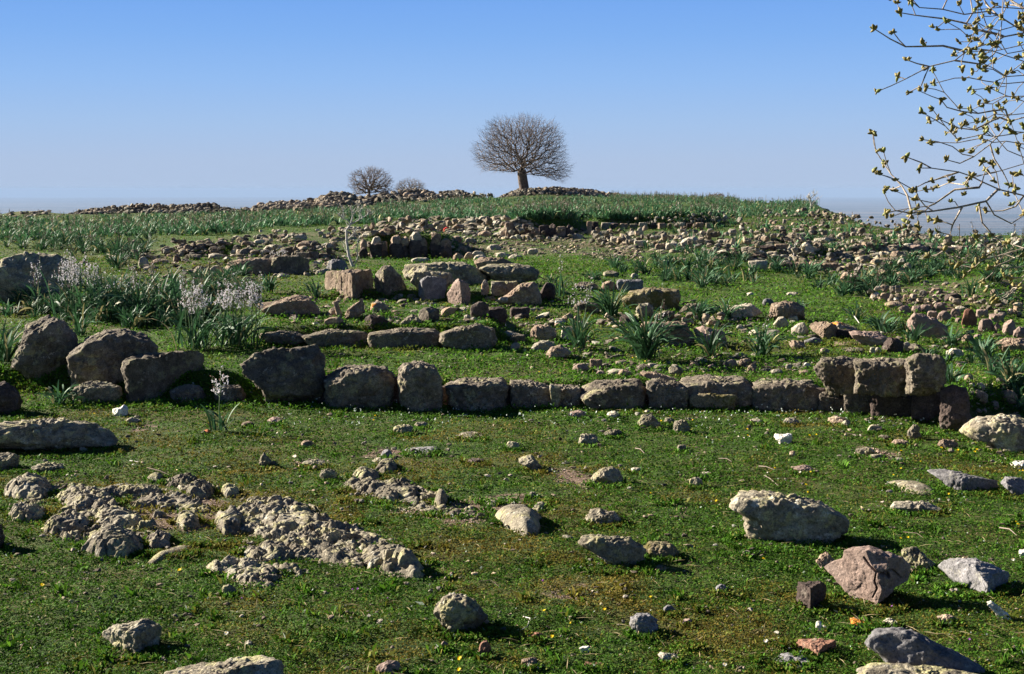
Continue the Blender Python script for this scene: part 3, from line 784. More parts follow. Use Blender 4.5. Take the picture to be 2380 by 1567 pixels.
Rk([(795, 744), (807, 722), (845, 693), (849, 728), (818, 740)], 'brown', 'a', 'stone', 'triangular leaning slab below the squared pink-brown block', 'triangular slab', dep=.5)
Rk([(774, 700), (785, 699), (797, 742), (786, 744)], 'brown', 's', 'stone', 'narrow slab standing left of the triangular slab', None, dep=.6)
Rk((760, 714, 792, 739), 'brown', 'a')
Rk([(843, 764), (848, 742), (858, 730), (876, 734), (905, 752), (912, 760), (866, 768)], 'dark', 'a', 'stone', 'pointed dark stone with a lit left facet behind the inner wall', 'pointed dark stone', edge=(-.4, 1, .9), cuts=2)
Rk((751, 736, 800, 762), 'brown', 'b', 'stone', 'rounded stone in front of the triangular slab')
Rk((860, 700, 902, 727), 'orange', 'a', 'stone', 'angular stone splashed with orange lichen below the peaked dark block', 'orange-splashed stone')
Rk([(920, 758), (940, 744), (959, 730), (972, 738), (988, 757)], 'lichen', 'a', 'stone', 'low pyramid-shaped stone behind the straight inner-wall block', 'pyramid stone')
Rk((972, 711, 1025, 752), 'wall', 'a', 'stone', 'chunky stone below the bright-edged grey block', 'chunky stone', edge=(.1, 1, .9))
Rk([(1024, 720), (1045, 712), (1062, 716), (1050, 732), (1030, 738)], 'brown', 's', 'stone', 'tilted slab just right of the chunky stone')
Rk((1063, 713, 1087, 729), 'pale', 'a'); Rk((1078, 730, 1095, 745), 'pale', 'a')
Rk([(1231, 742), (1262, 728), (1276, 724), (1278, 729), (1240, 744)], 'pale', 's', 'stone', 'thin pale slab lying in the shadow of the pear-shaped boulder', 'thin pale slab')
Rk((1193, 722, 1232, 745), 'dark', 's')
Rk([(1262, 756), (1285, 742), (1308, 738), (1316, 748), (1296, 756)], 'pale', 's', 'stone', 'pale wedge slab beyond the thin pale slab')
Rk((1305, 727, 1334, 746), 'brown', 'a'); Rk((1230, 753, 1294, 796), 'brown', 'b', None, 'rounded brown stone right of the humped inner-wall block', 'rounded brown stone')
Rk([(1166, 775), (1178, 768), (1210, 776), (1208, 790), (1180, 788)], 'pale', 's', 'stone', 'tilted yellowish slab right of the humped inner-wall block')
Rk((1185, 776, 1222, 800), 'wall', 'k'); Rk((1303, 757, 1334, 792), 'pale', 'k', None, 'pale cube-like stone beside green strap leaves', 'pale cube stone')
Rk((1164, 750, 1176, 761), 'white', 'b'); Rk((1186, 795, 1210, 815), 'pale', 'b'); Rk((1237, 752, 1252, 764), 'pale', 'b')
Rk((1233, 790, 1296, 820), 'pale', 's', None, 'broad pale flat stone beside the angular brown stone', 'broad pale flat stone', dep=.6)
Rk([(1269, 825), (1285, 806), (1305, 801), (1329, 820), (1318, 828), (1278, 838)], 'brown', 'a', None, 'angular brown stone in front of the broad pale flat stone', 'angular brown stone')
Rk((1330, 698, 1396, 732), 'wall', 'b', None, 'low brownish hump of rock behind the strap-leaved plants', 'brownish hump')
Rk([(1444, 695), (1462, 674), (1520, 665), (1576, 670), (1582, 688), (1574, 722), (1520, 724), (1470, 722), (1448, 712)], 'moss', 'k', 'boulder', 'big brown mossy block with a flat lit top in the inner enclosure', 'big mossy block', gy=722, dep=.6, cuts=1, p=5)
Rk((1332, 654, 1390, 678), 'wall', 'b'); Rk((1396, 652, 1435, 678), 'brown', 'b')
Rk((1432, 648, 1496, 680), 'grey', 'k', None, 'grey-brown rough block behind the big mossy block', 'rough block')
Rk((1476, 704, 1520, 742), 'lichen', 'b', None, 'round lichened stone under the near end of the big mossy block', 'round lichened stone')
Rk((1518, 720, 1576, 750), 'lichen', 'b'); Rk((1438, 730, 1484, 756), 'dark', 'b'); Rk((1578, 704, 1640, 736), 'wall', 'a')
Rk([(1488, 756), (1500, 748), (1593, 750), (1613, 785), (1606, 806), (1560, 806), (1525, 800), (1500, 780)], 'brown', 'k', 'boulder', 'broad flat-faced brown slab tilted towards the sun behind strap leaves', 'tilted brown slab', gy=806, dep=.5, p=6, cuts=0)
Rk([(1612, 766), (1637, 757), (1684, 772), (1692, 802), (1672, 813), (1642, 812), (1625, 790)], 'pink', 'a', 'boulder', 'split pinkish block with dark shaded side right of the tilted brown slab', 'split pinkish block', edge=(-.1, 1, .8), gy=812)
Rk([(1670, 728), (1700, 716), (1743, 704), (1756, 712), (1773, 730), (1730, 740), (1705, 746), (1672, 744)], 'pale', 's', 'boulder', 'pale wedge-shaped slab at the edge of the green meadow', 'wedge-shaped slab', dep=.6)
Rk((1330, 844, 1370, 868), 'pink', 'a'); Rk((1370, 833, 1400, 858), 'brown', 'k'); Rk((1430, 836, 1476, 851), 'brown', 's')
Rk([(1406, 866), (1425, 856), (1450, 856), (1440, 874), (1420, 872)], 'pale', 's', None, 'bright cream slab lying just behind the pitted wall block', 'cream slab')
Rk((1434, 858, 1468, 878), 'brown', 'a'); Rk((1384, 861, 1406, 875), 'pink', 'a'); Rk((1473, 845, 1518, 864), 'wall', 's'); Rk((1516, 846, 1548, 862), 'lichen', 's')
Rk((1553, 848, 1588, 876), 'lichen', 'b', None, 'yellow-green rounded stone behind the wedge-capped wall block', 'yellow-green stone')
Rk((1645, 845, 1662, 862), 'pink', 'b'); Rk((1683, 834, 1714, 856), 'brown', 'b'); Rk((1716, 832, 1748, 854), 'brown', 'b'); Rk((1735, 845, 1760, 872), 'brown', 'a'); Rk((1600, 840, 1625, 856), 'brown', 'b')
# stones beyond the arched blocks
Rk([(1786, 738), (1790, 722), (1797, 708), (1820, 699), (1850, 702), (1868, 714), (1870, 738), (1862, 748), (1800, 746)], 'brown', 'b', 'boulder', 'rounded tan boulder with dark right side at the meadow edge', 'tan boulder', gy=747)
Rk((1796, 736, 1832, 764), 'pale', 'b'); Rk((1830, 733, 1854, 749), 'pale', 'k', None, 'small pale squared stone leaning against the tan boulder')
Rk([(1838, 762), (1858, 750), (1868, 749), (1880, 770), (1862, 781), (1842, 774)], 'pale', 'a', None, 'diamond-shaped lit stone in front of the tan boulder', 'diamond-shaped stone')
Rk([(1880, 758), (1892, 748), (1930, 747), (1946, 758), (1948, 782), (1926, 790), (1890, 770)], 'brown', 'a', 'boulder', 'blocky brown boulder with dark right face behind the upper wall blocks', 'blocky brown boulder', edge=(.2, 1, .8))
Rk([(1930, 750), (1945, 745), (1992, 762), (1990, 776), (1945, 768)], 'orange', 's', None, 'slab with a bright orange lichen spot beside the blocky brown boulder', 'orange-spotted slab')
Rk((1942, 764, 1980, 788), 'dark', 'k')
Rk([(1973, 772), (1985, 768), (2041, 768), (2062, 785), (2046, 807), (2012, 807), (1983, 788)], 'pink', 's', 'boulder', 'long purplish slab sloping behind the upper wall blocks', 'purplish slab', dep=.5)
Rk([(2049, 808), (2060, 790), (2080, 784), (2100, 800), (2098, 822), (2055, 820)], 'dark', 'b', None, 'dark reddish rounded stone behind the middle upper block', 'dark reddish stone')
Rk((2096, 794, 2118, 818), 'pale', 'a'); Rk([(2108, 802), (2125, 797), (2165, 822), (2130, 824)], 'wall', 's', None, 'sloping slab just behind the highest corner block')
Rk((2020, 806, 2034, 822), 'pale', 'b'); Rk((2033, 807, 2048, 821), 'pale', 'b')
Rk((1867, 784, 1910, 804), 'grey', 'b'); Rk((1832, 790, 1872, 814), 'brown', 'a'); Rk((1901, 809, 1930, 826), 'pink', 'b'); Rk((1925, 793, 1998, 806), 'brown', 's'); Rk((1952, 806, 2010, 820), 'wall', 's')
Rk((1865, 842, 1884, 853), 'white', 'a'); Rk((1790, 856, 1818, 872), 'pale', 's'); Rk((1825, 846, 1843, 860), 'pale', 'b'); Rk((1850, 858, 1885, 872), 'brown', 's'); Rk((1755, 780, 1790, 800), 'pale', 's')
# right-hand rubble wall of pinkish stones
Rk([(2108, 750), (2127, 726), (2171, 738), (2198, 762), (2204, 785), (2172, 790), (2145, 782), (2112, 764)], 'pink', 'k', 'boulder', 'largest pinkish slab leaning at the near end of the round-stone wall', 'largest pinkish slab', dep=.5, p=6)
for k, bb in enumerate([(2088, 709, 2116, 730), (2118, 710, 2140, 728), (2139, 707, 2166, 728), (2165, 702, 2200, 731), (2154, 722, 2179, 745), (2177, 722, 2211, 749), (2209, 717, 2233, 741), (2218, 738, 2236, 753),
                        (2268, 718, 2295, 741), (2273, 740, 2309, 775), (2298, 728, 2334, 753), (2307, 750, 2329, 776), (2329, 742, 2361, 782), (2354, 758, 2392, 792)]):
    Rk(bb, 'pink', 'ka'[k % 2] if k % 3 else 'b', 'stone')
Rk((2234, 717, 2271, 765), 'red', 'b', 'stone', 'oval reddish stone, largest of the round-stone wall', 'oval reddish stone')
Rk((2220, 711, 2246, 726), 'pale', 'b', 'stone', 'whitish stone lying on top of the round-stone wall')
Rk([(2316, 800), (2335, 786), (2395, 784), (2400, 822), (2330, 820)], 'brown', 'b', 'boulder', 'large tan boulder below the round-stone wall at the photo edge', 'large tan edge boulder')
for bb, mt, ty in [((2234, 777, 2263, 799), 'brown', 'a'), ((2197, 808, 2239, 834), 'pale', 'a'), ((2262, 776, 2285, 788), 'pink', 's'), ((2240, 866, 2261, 889), 'brown', 'a'), ((2248, 905, 2295, 930), 'brown', 'b'), ((2314, 905, 2364, 938), 'brown', 'b'),
                   ((2264, 889, 2288, 904), 'pale', 'b'), ((2294, 845, 2328, 858), 'pink', 's'), ((2040, 680, 2076, 702), 'brown', 'b'), ((2026, 678, 2044, 692), 'white', 'b'), ((2055, 699, 2100, 717), 'brown', 's'), ((2192, 680, 2234, 704), 'dark', 'a'),
                   ((2300, 671, 2320, 692), 'brown', 'a'), ((2076, 682, 2094, 694), 'brown', 'b'), ((2098, 684, 2112, 694), 'brown', 'b'), ((2113, 682, 2132, 694), 'brown', 's'), ((2160, 668, 2190, 680), 'brown', 's'), ((2335, 678, 2352, 692), 'pale', 'b'),
                   ((2250, 890, 2264, 902), 'pale', 'b'), ((2215, 862, 2232, 872), 'pale', 'b'), ((2222, 844, 2236, 854), 'pink', 'b'), ((2290, 930, 2320, 948), 'brown', 's'), ((2345, 870, 2372, 884), 'pale', 's'), ((2360, 935, 2392, 955), 'brown', 'b')]:
    Rk(bb, mt, ty, 'stone')
# left field behind the wall
Rk([(-70, 705), (-65, 625), (0, 597), (60, 583), (125, 584), (163, 607), (188, 655), (150, 700), (60, 712)], 'lichen', 'b', 'boulder', 'huge rounded lichen boulder beyond the pink-white flowering plants', 'huge lichen boulder', gy=705, dep=.5, cuts=2)
Rk((-10, 710, 90, 734), 'wall', 's', 'stone', 'low flat slab in front of the huge lichen boulder', 'low flat slab', dep=.7)
Rk((126, 713, 172, 730), 'brown', 's'); Rk((88, 712, 112, 732), 'brown', 'a')
Rk([(518, 642), (530, 608), (560, 602), (600, 598), (640, 604), (652, 640)], 'brown', 'k', 'boulder', 'broad brown slab standing behind the second flowering clump', 'broad brown slab', dep=.4, p=5, cuts=1)
Rk([(626, 634), (632, 600), (650, 592), (690, 594), (718, 604), (720, 638), (660, 640)], 'wall', 'k', 'boulder', 'squared block with lit top and black face beside the broad brown slab', 'black-faced block', edge=(-.85, 1, .9), cuts=0)
Rk((630, 592, 650, 632), 'brown', 'a'); Rk([(757, 628), (765, 608), (778, 602), (800, 608), (812, 632)], 'grey', 'b', 'stone', 'dark dome-shaped stone at the foot of the bleached sapling', 'dome-shaped stone', edge=(-.4, 1, .9))
for bb, mt, ty in [((688, 558, 735, 583), 'brown', 's'), ((676, 544, 714, 560), 'pale', 'b'), ((612, 568, 658, 583), 'pale', 's'), ((483, 588, 523, 604), 'pale', 's'), ((402, 592, 421, 611), 'brown', 'a'), ((317, 577, 343, 597), 'brown', 'k'),
                   ((321, 596, 346, 624), 'pale', 'a'), ((419, 568, 448, 588), 'brown', 'a'), ((486, 616, 519, 640), 'pale', 'a'), ((732, 626, 758, 640), 'pale', 's'), ((448, 618, 482, 640), 'wall', 'a'), ((374, 572, 398, 590), 'brown', 'b'),
                   ((455, 565, 480, 580), 'brown', 'b'), ((500, 558, 528, 572), 'grey', 's'), ((535, 572, 562, 584), 'brown', 's'), ((250, 592, 290, 608), 'pale', 's'), ((285, 583, 310, 596), 'brown', 'a'), ((352, 600, 392, 616), 'brown', 's'),
                   ((560, 560, 585, 574), 'brown', 'b'), ((590, 556, 618, 568), 'pale', 's'), ((650, 574, 684, 592), 'wall', 's'), ((745, 566, 782, 580), 'brown', 's'), ((640, 545, 668, 556), 'brown', 's'), ((545, 585, 600, 598), 'wall', 's'), ((430, 590, 470, 606), 'wall', 's')]:
    Rk(bb, mt, ty, 'stone')
for bb in [(688, 586, 718, 607), (716, 584, 742, 606), (740, 588, 770, 606)]:
    Rk(bb, 'wall', 'k', 'stone')
# blocks of the middle ruins
for bb, mt, ty in [((1738, 604, 1783, 634), 'pale', 'k'), ((1730, 590, 1742, 606), 'pale', 'k'), ((1742, 590, 1780, 606), 'dark', 'k'), ((1363, 514, 1375, 548), 'brown', 'k'), ((1373, 515, 1392, 538), 'dark', 'k'), ((1480, 528, 1495, 550), 'pale', 'k'), ((1418, 549, 1442, 562), 'pale', 'k'),
                   ((1581, 549, 1627, 576), 'pale', 's'), ((1624, 556, 1646, 570), 'pale', 'b'), ((1545, 564, 1575, 582), 'pale', 'k'), ((1473, 558, 1503, 574), 'pale', 'k'), ((1522, 566, 1546, 582), 'brown', 'k'), ((1787, 524, 1811, 538), 'brown', 'k'), ((1845, 608, 1880, 628), 'brown', 'k'),
                   ((1877, 608, 1912, 630), 'brown', 'k'), ((1645, 599, 1677, 616), 'brown', 'b'), ((1608, 613, 1642, 625), 'pale', 's'), ((1465, 635, 1484, 649), 'pale', 'b'), ((1535, 604, 1559, 624), 'pale', 'a'), ((1733, 679, 1752, 688), 'pale', 's'), ((1825, 678, 1857, 689), 'pale', 's'),
                   ((1770, 693, 1798, 712), 'grey', 'b'), ((2016, 598, 2108, 622), 'brown', 'b'), ((1952, 632, 1982, 655), 'brown', 'a'), ((2030, 627, 2092, 646), 'brown', 'k'), ((2084, 632, 2114, 655), 'brown', 'k'), ((1855, 563, 1892, 594), 'pale', 'a'), ((1881, 610, 1911, 631), 'brown', 'a'),
                   ((1908, 610, 1950, 631), 'brown', 'k'), ((1963, 612, 1999, 633), 'brown', 'a'), ((2067, 583, 2102, 600), 'brown', 'b'), ((2106, 568, 2156, 588), 'pink', 'b'), ((2223, 571, 2254, 588), 'pink', 'k'), ((2055, 534, 2102, 546), 'pink', 's'), ((1890, 552, 1928, 566), 'pale', 's'),
                   ((1975, 560, 2050, 583), 'wall', 's'), ((2050, 566, 2100, 582), 'pink', 's'), ((2160, 572, 2222, 590), 'pink', 'k'), ((1784, 609, 1812, 628), 'brown', 'b'), ((1812, 608, 1846, 628), 'dark', 'k'), ((1990, 651, 2012, 668), 'pale', 'a'), ((2006, 636, 2028, 652), 'brown', 'a'),
                   ((1720, 572, 1760, 590), 'wall', 'b'), ((1760, 570, 1800, 586), 'dark', 'k'), ((1800, 566, 1835, 586), 'brown', 'k'), ((1925, 585, 1958, 600), 'brown', 's'), ((1840, 530, 1870, 541), 'pink', 's'), ((1560, 598, 1600, 610), 'brown', 's'), ((1365, 640, 1395, 652), 'brown', 's'),
                   ((1400, 628, 1440, 646), 'lichen', 's'), ((1745, 600, 1760, 610), 'pale', 'a'), ((1100, 592, 1130, 606), 'pale', 's'), ((953, 598, 1000, 612), 'pale', 'b'), ((1094, 583, 1126, 601), 'pale', 'b')]:
    Rk(bb, mt, ty, 'stone' if ty != 'k' else 'stone_block')
# dark ruin wall left of centre and the terrace wall beyond it
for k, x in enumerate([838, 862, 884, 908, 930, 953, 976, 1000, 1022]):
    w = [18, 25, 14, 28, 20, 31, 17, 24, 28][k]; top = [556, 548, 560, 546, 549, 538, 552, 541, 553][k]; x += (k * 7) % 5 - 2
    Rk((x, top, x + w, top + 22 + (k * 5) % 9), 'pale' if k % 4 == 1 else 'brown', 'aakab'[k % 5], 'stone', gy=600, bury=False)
    Rk((x - 3, top + 18, x + w + 2, 603), 'dark', 'ak'[k % 2], 'stone', gy=601, bury=False)  # lower stones coloured dark for the shade on the wall face
for k, x in enumerate(range(1172, 1332, 20)):
    Rk((x, 517 + (k * 7) % 11, x + 23, 553), 'dark' if k % 3 else 'brown', 'ka'[k % 2], 'stone', gy=553)  # dark stones put the terrace face's shade into the colour
for k, x in enumerate(range(1396, 1660, 22)):
    Rk((x, 517 + (k * 5) % 4 - k // 5, x + 20, 532 - k // 4), ['pale', 'dark', 'brown', 'wall'][k % 4], 'k', 'stone', gy=533)
for bb, mt in [((997, 560, 1052, 600), 'wall'), ((1008, 562, 1050, 588), 'brown'), ((1052, 588, 1078, 606), 'brown'), ((1078, 586, 1102, 604), 'brown'), ((1050, 548, 1075, 562), 'brown'), ((1080, 552, 1110, 566), 'pale'), ((1110, 536, 1140, 552), 'brown'), ((1130, 568, 1165, 582), 'pale'), ((1140, 512, 1168, 530), 'pale'),
               ((1160, 536, 1178, 552), 'pale'), ((1075, 508, 1110, 520), 'pale'), ((1110, 502, 1136, 516), 'pale'), ((1050, 520, 1080, 534), 'brown'), ((1010, 520, 1044, 536), 'pale'), ((1150, 586, 1186, 600), 'pale'), ((1180, 590, 1215, 604), 'pale'), ((1225, 576, 1250, 592), 'pale'), ((1060, 572, 1086, 586), 'brown'),
               ((965, 520, 1005, 538), 'pale'), ((920, 526, 958, 540), 'brown'), ((880, 530, 915, 546), 'brown'), ((840, 538, 872, 552), 'pale')]:
    Rk(bb, mt, 'ab'[int(bb[0]) % 2], 'stone')
# foreground: boulders and stones in the turf
Rk([(-60, 985), (0, 972), (68, 969), (142, 975), (217, 990), (250, 1008), (272, 1034), (230, 1050), (180, 1056), (70, 1048), (-60, 1040)], 'lichen', 'b', 'boulder', 'long humped lichen boulder lying in the turf below the leaning boulder', 'long humped boulder', dep=.35, rough=1.3, knob=.05)
Rk((-25, 1052, 46, 1096), 'lichen', 'b', 'stone', 'rounded stone at the photo edge just below the long humped boulder')
Rk((74, 1072, 152, 1101), 'lichen', 'b', 'stone', 'low lichen stone between the long humped boulder and the knobbly outcrop', knob=.04)
Rk([(599, 1080), (606, 1062), (613, 1051), (622, 1062), (641, 1083), (625, 1087)], 'wall', 'a', 'stone', 'small pointed stone standing alone in the turf', 'small pointed stone')
Rk((698, 1022, 730, 1042), 'brown', 'a')
Rk([(262, 960), (265, 952), (282, 948), (290, 941), (298, 945), (296, 962), (280, 966), (264, 968)], 'white', 'a', 'stone', 'white marble fragment before the squared block', 'white marble fragment')
Rk((290, 968, 330, 987), 'pale', 'a'); Rk((620, 968, 660, 985), 'pink', 's'); Rk((560, 978, 590, 992), 'brown', 's')
Rk([(240, 1490), (243, 1478), (257, 1460), (300, 1452), (332, 1440), (359, 1448), (376, 1470), (372, 1524), (291, 1528), (271, 1505)], 'lichen', 'a', 'boulder', 'angular lichen boulder with lit left face casting a long shadow', 'angular lichen boulder', edge=(.12, 1, .8), cuts=3, gy=1524)
Rk([(379, 1556), (399, 1536), (500, 1528), (626, 1525), (650, 1534), (662, 1570), (655, 1630), (385, 1630)], 'lichen', 'k', 'boulder', 'flat-topped pitted slab cut by the bottom edge of the photo', 'bottom pitted slab', gy=1612, dep=.4, p=4)
Rk([(1007, 1425), (1014, 1402), (1034, 1384), (1058, 1378), (1084, 1382), (1109, 1400), (1134, 1436), (1120, 1463), (1075, 1477), (1031, 1460)], 'lichen', 'b', 'boulder', 'round yellow-lichened boulder in the foreground turf', 'round yellow boulder', cuts=2, rough=1.2)
for bb, mt, ty in [((1111, 1488, 1144, 1530), 'red', 'a'), ((1023, 1489, 1046, 1512), 'pink', 'a'), ((1204, 1528, 1252, 1556), 'brown', 'b'), ((1233, 1469, 1265, 1492), 'red', 'a'), ((1162, 1456, 1181, 1474), 'grey', 'a'),
                   ((1356, 1537, 1410, 1562), 'red', 'k'), ((972, 1552, 992, 1568), 'pink', 'b'), ((1233, 1298, 1272, 1314), 'pale', 's'), ((1040, 1329, 1056, 1343), 'pink', 'b'), ((1023, 1356, 1046, 1370), 'pink', 's'), ((1528, 1516, 1580, 1546), 'pale', 'b'),
                   ((1658, 1355, 1698, 1383), 'grey', 'a'), ((1578, 1435, 1611, 1458), 'pink', 'a'), ((1540, 1405, 1570, 1432), 'grey', 'a'), ((2173, 1424, 2226, 1452), 'brown', 'b'), ((2048, 1435, 2092, 1460), 'pale', 'a'), ((2344, 1497, 2369, 1514), 'pink', 'b'),
                   ((1560, 1492, 1630, 1511), 'red', 's'), ((1796, 1517, 1882, 1556), 'grey', 's'), ((514, 1357, 549, 1386), 'lichen', 'b'), ((913, 985, 961, 1010), 'lichen', 'b'), ((962, 980, 995, 995), 'lichen', 'b'), ((1064, 1003, 1130, 1022), 'lichen', 's'),
                   ((1176, 1025, 1208, 1046), 'lichen', 'b'), ((1342, 1007, 1394, 1036), 'lichen', 'b'), ((1402, 996, 1446, 1017), 'lichen', 'b'), ((1564, 974, 1604, 1008), 'lichen', 'b'), ((1542, 970, 1566, 987), 'lichen', 'b'), ((1573, 1032, 1596, 1051), 'lichen', 'b'),
                   ((1600, 1109, 1634, 1134), 'lichen', 'b'), ((1616, 1094, 1658, 1111), 'pale', 's'), ((1840, 1079, 1889, 1102), 'pink', 's'), ((1986, 1037, 2032, 1062), 'lichen', 'b'), ((2018, 1053, 2050, 1070), 'lichen', 's'), ((2015, 985, 2050, 1006), 'lichen', 'a'),
                   ((2040, 1010, 2069, 1023), 'lichen', 'b'), ((2178, 1019, 2226, 1047), 'brown', 'b'), ((1356, 1084, 1368, 1094), 'pale', 'b'), ((742, 1088, 783, 1120), 'lichen', 'b'), ((1084, 1064, 1128, 1081), 'dark', 's'), ((1466, 1086, 1489, 1100), 'pale', 'b'),
                   ((884, 1044, 911, 1064), 'grey', 'a'), ((1406, 955, 1440, 975), 'pale', 'a'), ((1320, 952, 1362, 974), 'pink', 's'), ((1920, 965, 1970, 988), 'brown', 's'), ((1955, 975, 1978, 993), 'pale', 'b'), ((1820, 970, 1858, 990), 'pale', 'b'), ((1740, 972, 1772, 985), 'pale', 's'),
                   ((2068, 1020, 2112, 1038), 'brown', 's'), ((1645, 1228, 1665, 1238), 'grey', 's'), ((1525, 1160, 1560, 1172), 'pale', 's'), ((1225, 1143, 1248, 1158), 'pale', 'a'), ((1690, 1240, 1720, 1250), 'grey', 's'), ((1724, 1278, 1746, 1292), 'pale', 'b'), ((1800, 1304, 1825, 1318), 'pink', 's'),
                   ((1822, 1312, 1848, 1326), 'pink', 'b'), ((700, 1066, 760, 1088), 'lichen', 's'), ((2075, 1062, 2102, 1076), 'pale', 's'), ((2306, 1062, 2345, 1074), 'pale', 's'), ((2120, 1340, 2146, 1352), 'pale', 's')]:
    Rk(bb, mt, ty, 'stone')
Rk([(872, 1560), (878, 1545), (900, 1534), (930, 1540), (932, 1556), (915, 1572), (880, 1574)], 'pink', 'a', 'stone', 'notched pinkish stone at the bottom edge of the photo', 'notched pinkish stone')
Rk([(1346, 1506), (1350, 1503), (1371, 1500), (1372, 1506), (1358, 1519)], 'white', 'a', 'stone', 'sharp white marble chip in the foreground turf')
Rk([(1895, 1446), (1900, 1442), (1908, 1443), (1908, 1462), (1902, 1468), (1896, 1462)], 'white', 'a', 'stone', 'slim upright white chip in front of the dark cube-shaped stone')
Rk([(1462, 1450), (1466, 1432), (1485, 1424), (1512, 1426), (1528, 1442), (1531, 1466), (1516, 1480), (1480, 1478)], 'grey', 'b', 'stone', 'smooth grey round stone alone in the foreground turf', 'smooth grey round stone')
Rk([(1695, 1180), (1702, 1162), (1719, 1149), (1770, 1143), (1817, 1144), (1860, 1152), (1907, 1163), (1945, 1186), (1968, 1208), (1969, 1232), (1918, 1268), (1742, 1268), (1730, 1230), (1733, 1202)], 'lichen', 'b', 'boulder', 'great saddle-shaped yellow lichen boulder with deep shadowed front', 'great yellow boulder', gy=1264, dep=.42, p=5, cuts=1, rough=1.2)
Rk([(1342, 1262), (1350, 1248), (1370, 1242), (1464, 1250), (1502, 1281), (1498, 1318), (1484, 1326), (1440, 1318), (1403, 1301)], 'lichen', 'b', 'boulder', 'low sloping yellow lichen boulder with mossy stone beside it', 'sloping yellow boulder', gy=1318, dep=.4)
Rk((1490, 1256, 1582, 1302), 'moss', 'b', 'stone', 'moss-grown stone touching the sloping yellow boulder')
Rk([(1356, 1205), (1362, 1185), (1390, 1180), (1425, 1186), (1447, 1210), (1440, 1222), (1375, 1216)], 'lichen', 'b', 'stone', 'oval lichen stone above the sloping yellow boulder', 'oval lichen stone', rough=1.3)
Rk([(1204, 1068), (1218, 1057), (1236, 1056), (1250, 1072), (1266, 1094), (1250, 1099), (1222, 1082)], 'lichen', 's', 'stone', 'slanting lichen-covered stone above the pink gravel patch', 'slanting lichen stone')
Rk([(1367, 1120), (1376, 1105), (1400, 1086), (1420, 1084), (1440, 1096), (1448, 1118), (1420, 1128), (1380, 1126)], 'lichen', 'b', 'stone', 'domed lichen stone beside the pink gravel patch', 'domed lichen stone')
Rk([(940, 1045), (965, 1038), (1015, 1036), (1021, 1042), (985, 1054), (945, 1057)], 'grey', 's', 'stone', 'flat grey tongue-shaped stone in the middle of the turf', 'grey tongue stone')
Rk([(1481, 985), (1495, 964), (1515, 962), (1535, 985), (1530, 998), (1500, 996)], 'lichen', 'b', 'stone', 'squat lichen stone in front of the wedge-capped wall block', 'squat lichen stone')
Rk([(2103, 1020), (2110, 1000), (2124, 984), (2134, 992), (2140, 1024)], 'lichen', 'a', 'stone', 'upright pointed stone at the edge of the corner shadow', 'upright pointed stone')
Rk([(1798, 1018), (1803, 1008), (1818, 1010), (1835, 1006), (1840, 1022), (1835, 1034), (1812, 1034), (1808, 1024)], 'white', 'a', 'stone', 'bright white carved marble lump in the turf', 'bright marble lump')
Rk([(2155, 1098), (2160, 1092), (2200, 1094), (2308, 1119), (2319, 1134), (2300, 1146), (2240, 1145), (2200, 1125)], 'grey', 's', 'boulder', 'dark bluish slab sloping out of the turf near the photo edge', 'bluish slab', dep=.4, edge=(.0, 1, .9))
Rk([(2326, 1120), (2336, 1107), (2370, 1110), (2395, 1130), (2392, 1156), (2355, 1146)], 'grey', 's', 'stone', 'grey slab at the photo edge next to the bluish slab')
Rk((2346, 1068, 2392, 1090), 'white', 's', 'stone', 'whitish flat stone cut by the photo edge', None)
Rk([(2366, 1290), (2372, 1276), (2392, 1274), (2392, 1300)], 'white', 'a', 'stone', 'white block corner cut by the photo edge near the violet-grey rock')
PINK = Rk([(1916, 1334), (1940, 1312), (1963, 1302), (1967, 1280), (1990, 1270), (2019, 1265), (2050, 1276), (2086, 1290), (2113, 1322), (2102, 1352), (2071, 1360), (2040, 1385), (2004, 1412), (1985, 1398), (1945, 1360)], 'pink', 'a', 'boulder', 'large cracked pinkish boulder with a jagged outline', 'cracked pink boulder', gy=1406, edge=(.3, .9, .9), cuts=1, dep=.55, p=5, sub=6, rough=.55)
Rk([(1895, 1305), (1908, 1288), (1925, 1282), (1948, 1312), (1940, 1334), (1915, 1332)], 'brown', 'b', 'stone', 'small tan stone behind the shoulder of the cracked pink boulder')
Rk([(1850, 1370), (1856, 1350), (1905, 1346), (1920, 1350), (1918, 1412), (1885, 1420), (1856, 1405)], 'dark', 'k', 'stone', 'dark cube-shaped stone left of the cracked pink boulder', 'dark cube-shaped stone', edge=(.0, 1, .9))
Rk([(2094, 1282), (2108, 1270), (2130, 1268), (2155, 1290), (2173, 1312), (2165, 1328), (2120, 1324)], 'lichen', 'b', 'stone', 'pale green lichen stone behind the cracked pink boulder', 'pale green stone')
Rk([(2180, 1336), (2199, 1309), (2235, 1300), (2270, 1296), (2334, 1330), (2340, 1350), (2304, 1381), (2236, 1366), (2190, 1345)], 'grey', 'a', 'boulder', 'violet-grey faceted rock beyond the cracked pink boulder', 'violet-grey rock', edge=(.45, 1, .9), cuts=3)
Rk([(1974, 1440), (1985, 1436), (2010, 1448), (2030, 1456), (2026, 1466), (1985, 1458)], 'orange', 's', 'stone', 'brown-orange flat stone in front of the cracked pink boulder')
Rk([(2012, 1500), (2030, 1468), (2071, 1457), (2105, 1458), (2143, 1470), (2199, 1506), (2266, 1550), (2280, 1600), (2100, 1600), (2040, 1520)], 'grey', 'b', 'boulder', 'large grey sloping boulder at the bottom of the photo', 'large grey bottom boulder', gy=1570, dep=.4, cuts=3)
Rk([(1990, 1580), (2020, 1556), (2060, 1550), (2200, 1548), (2300, 1565), (2320, 1620), (2000, 1620)], 'lichen', 'b', 'boulder', 'lichened slab rim at the very bottom below the large grey boulder', None, gy=1610, dep=.4)
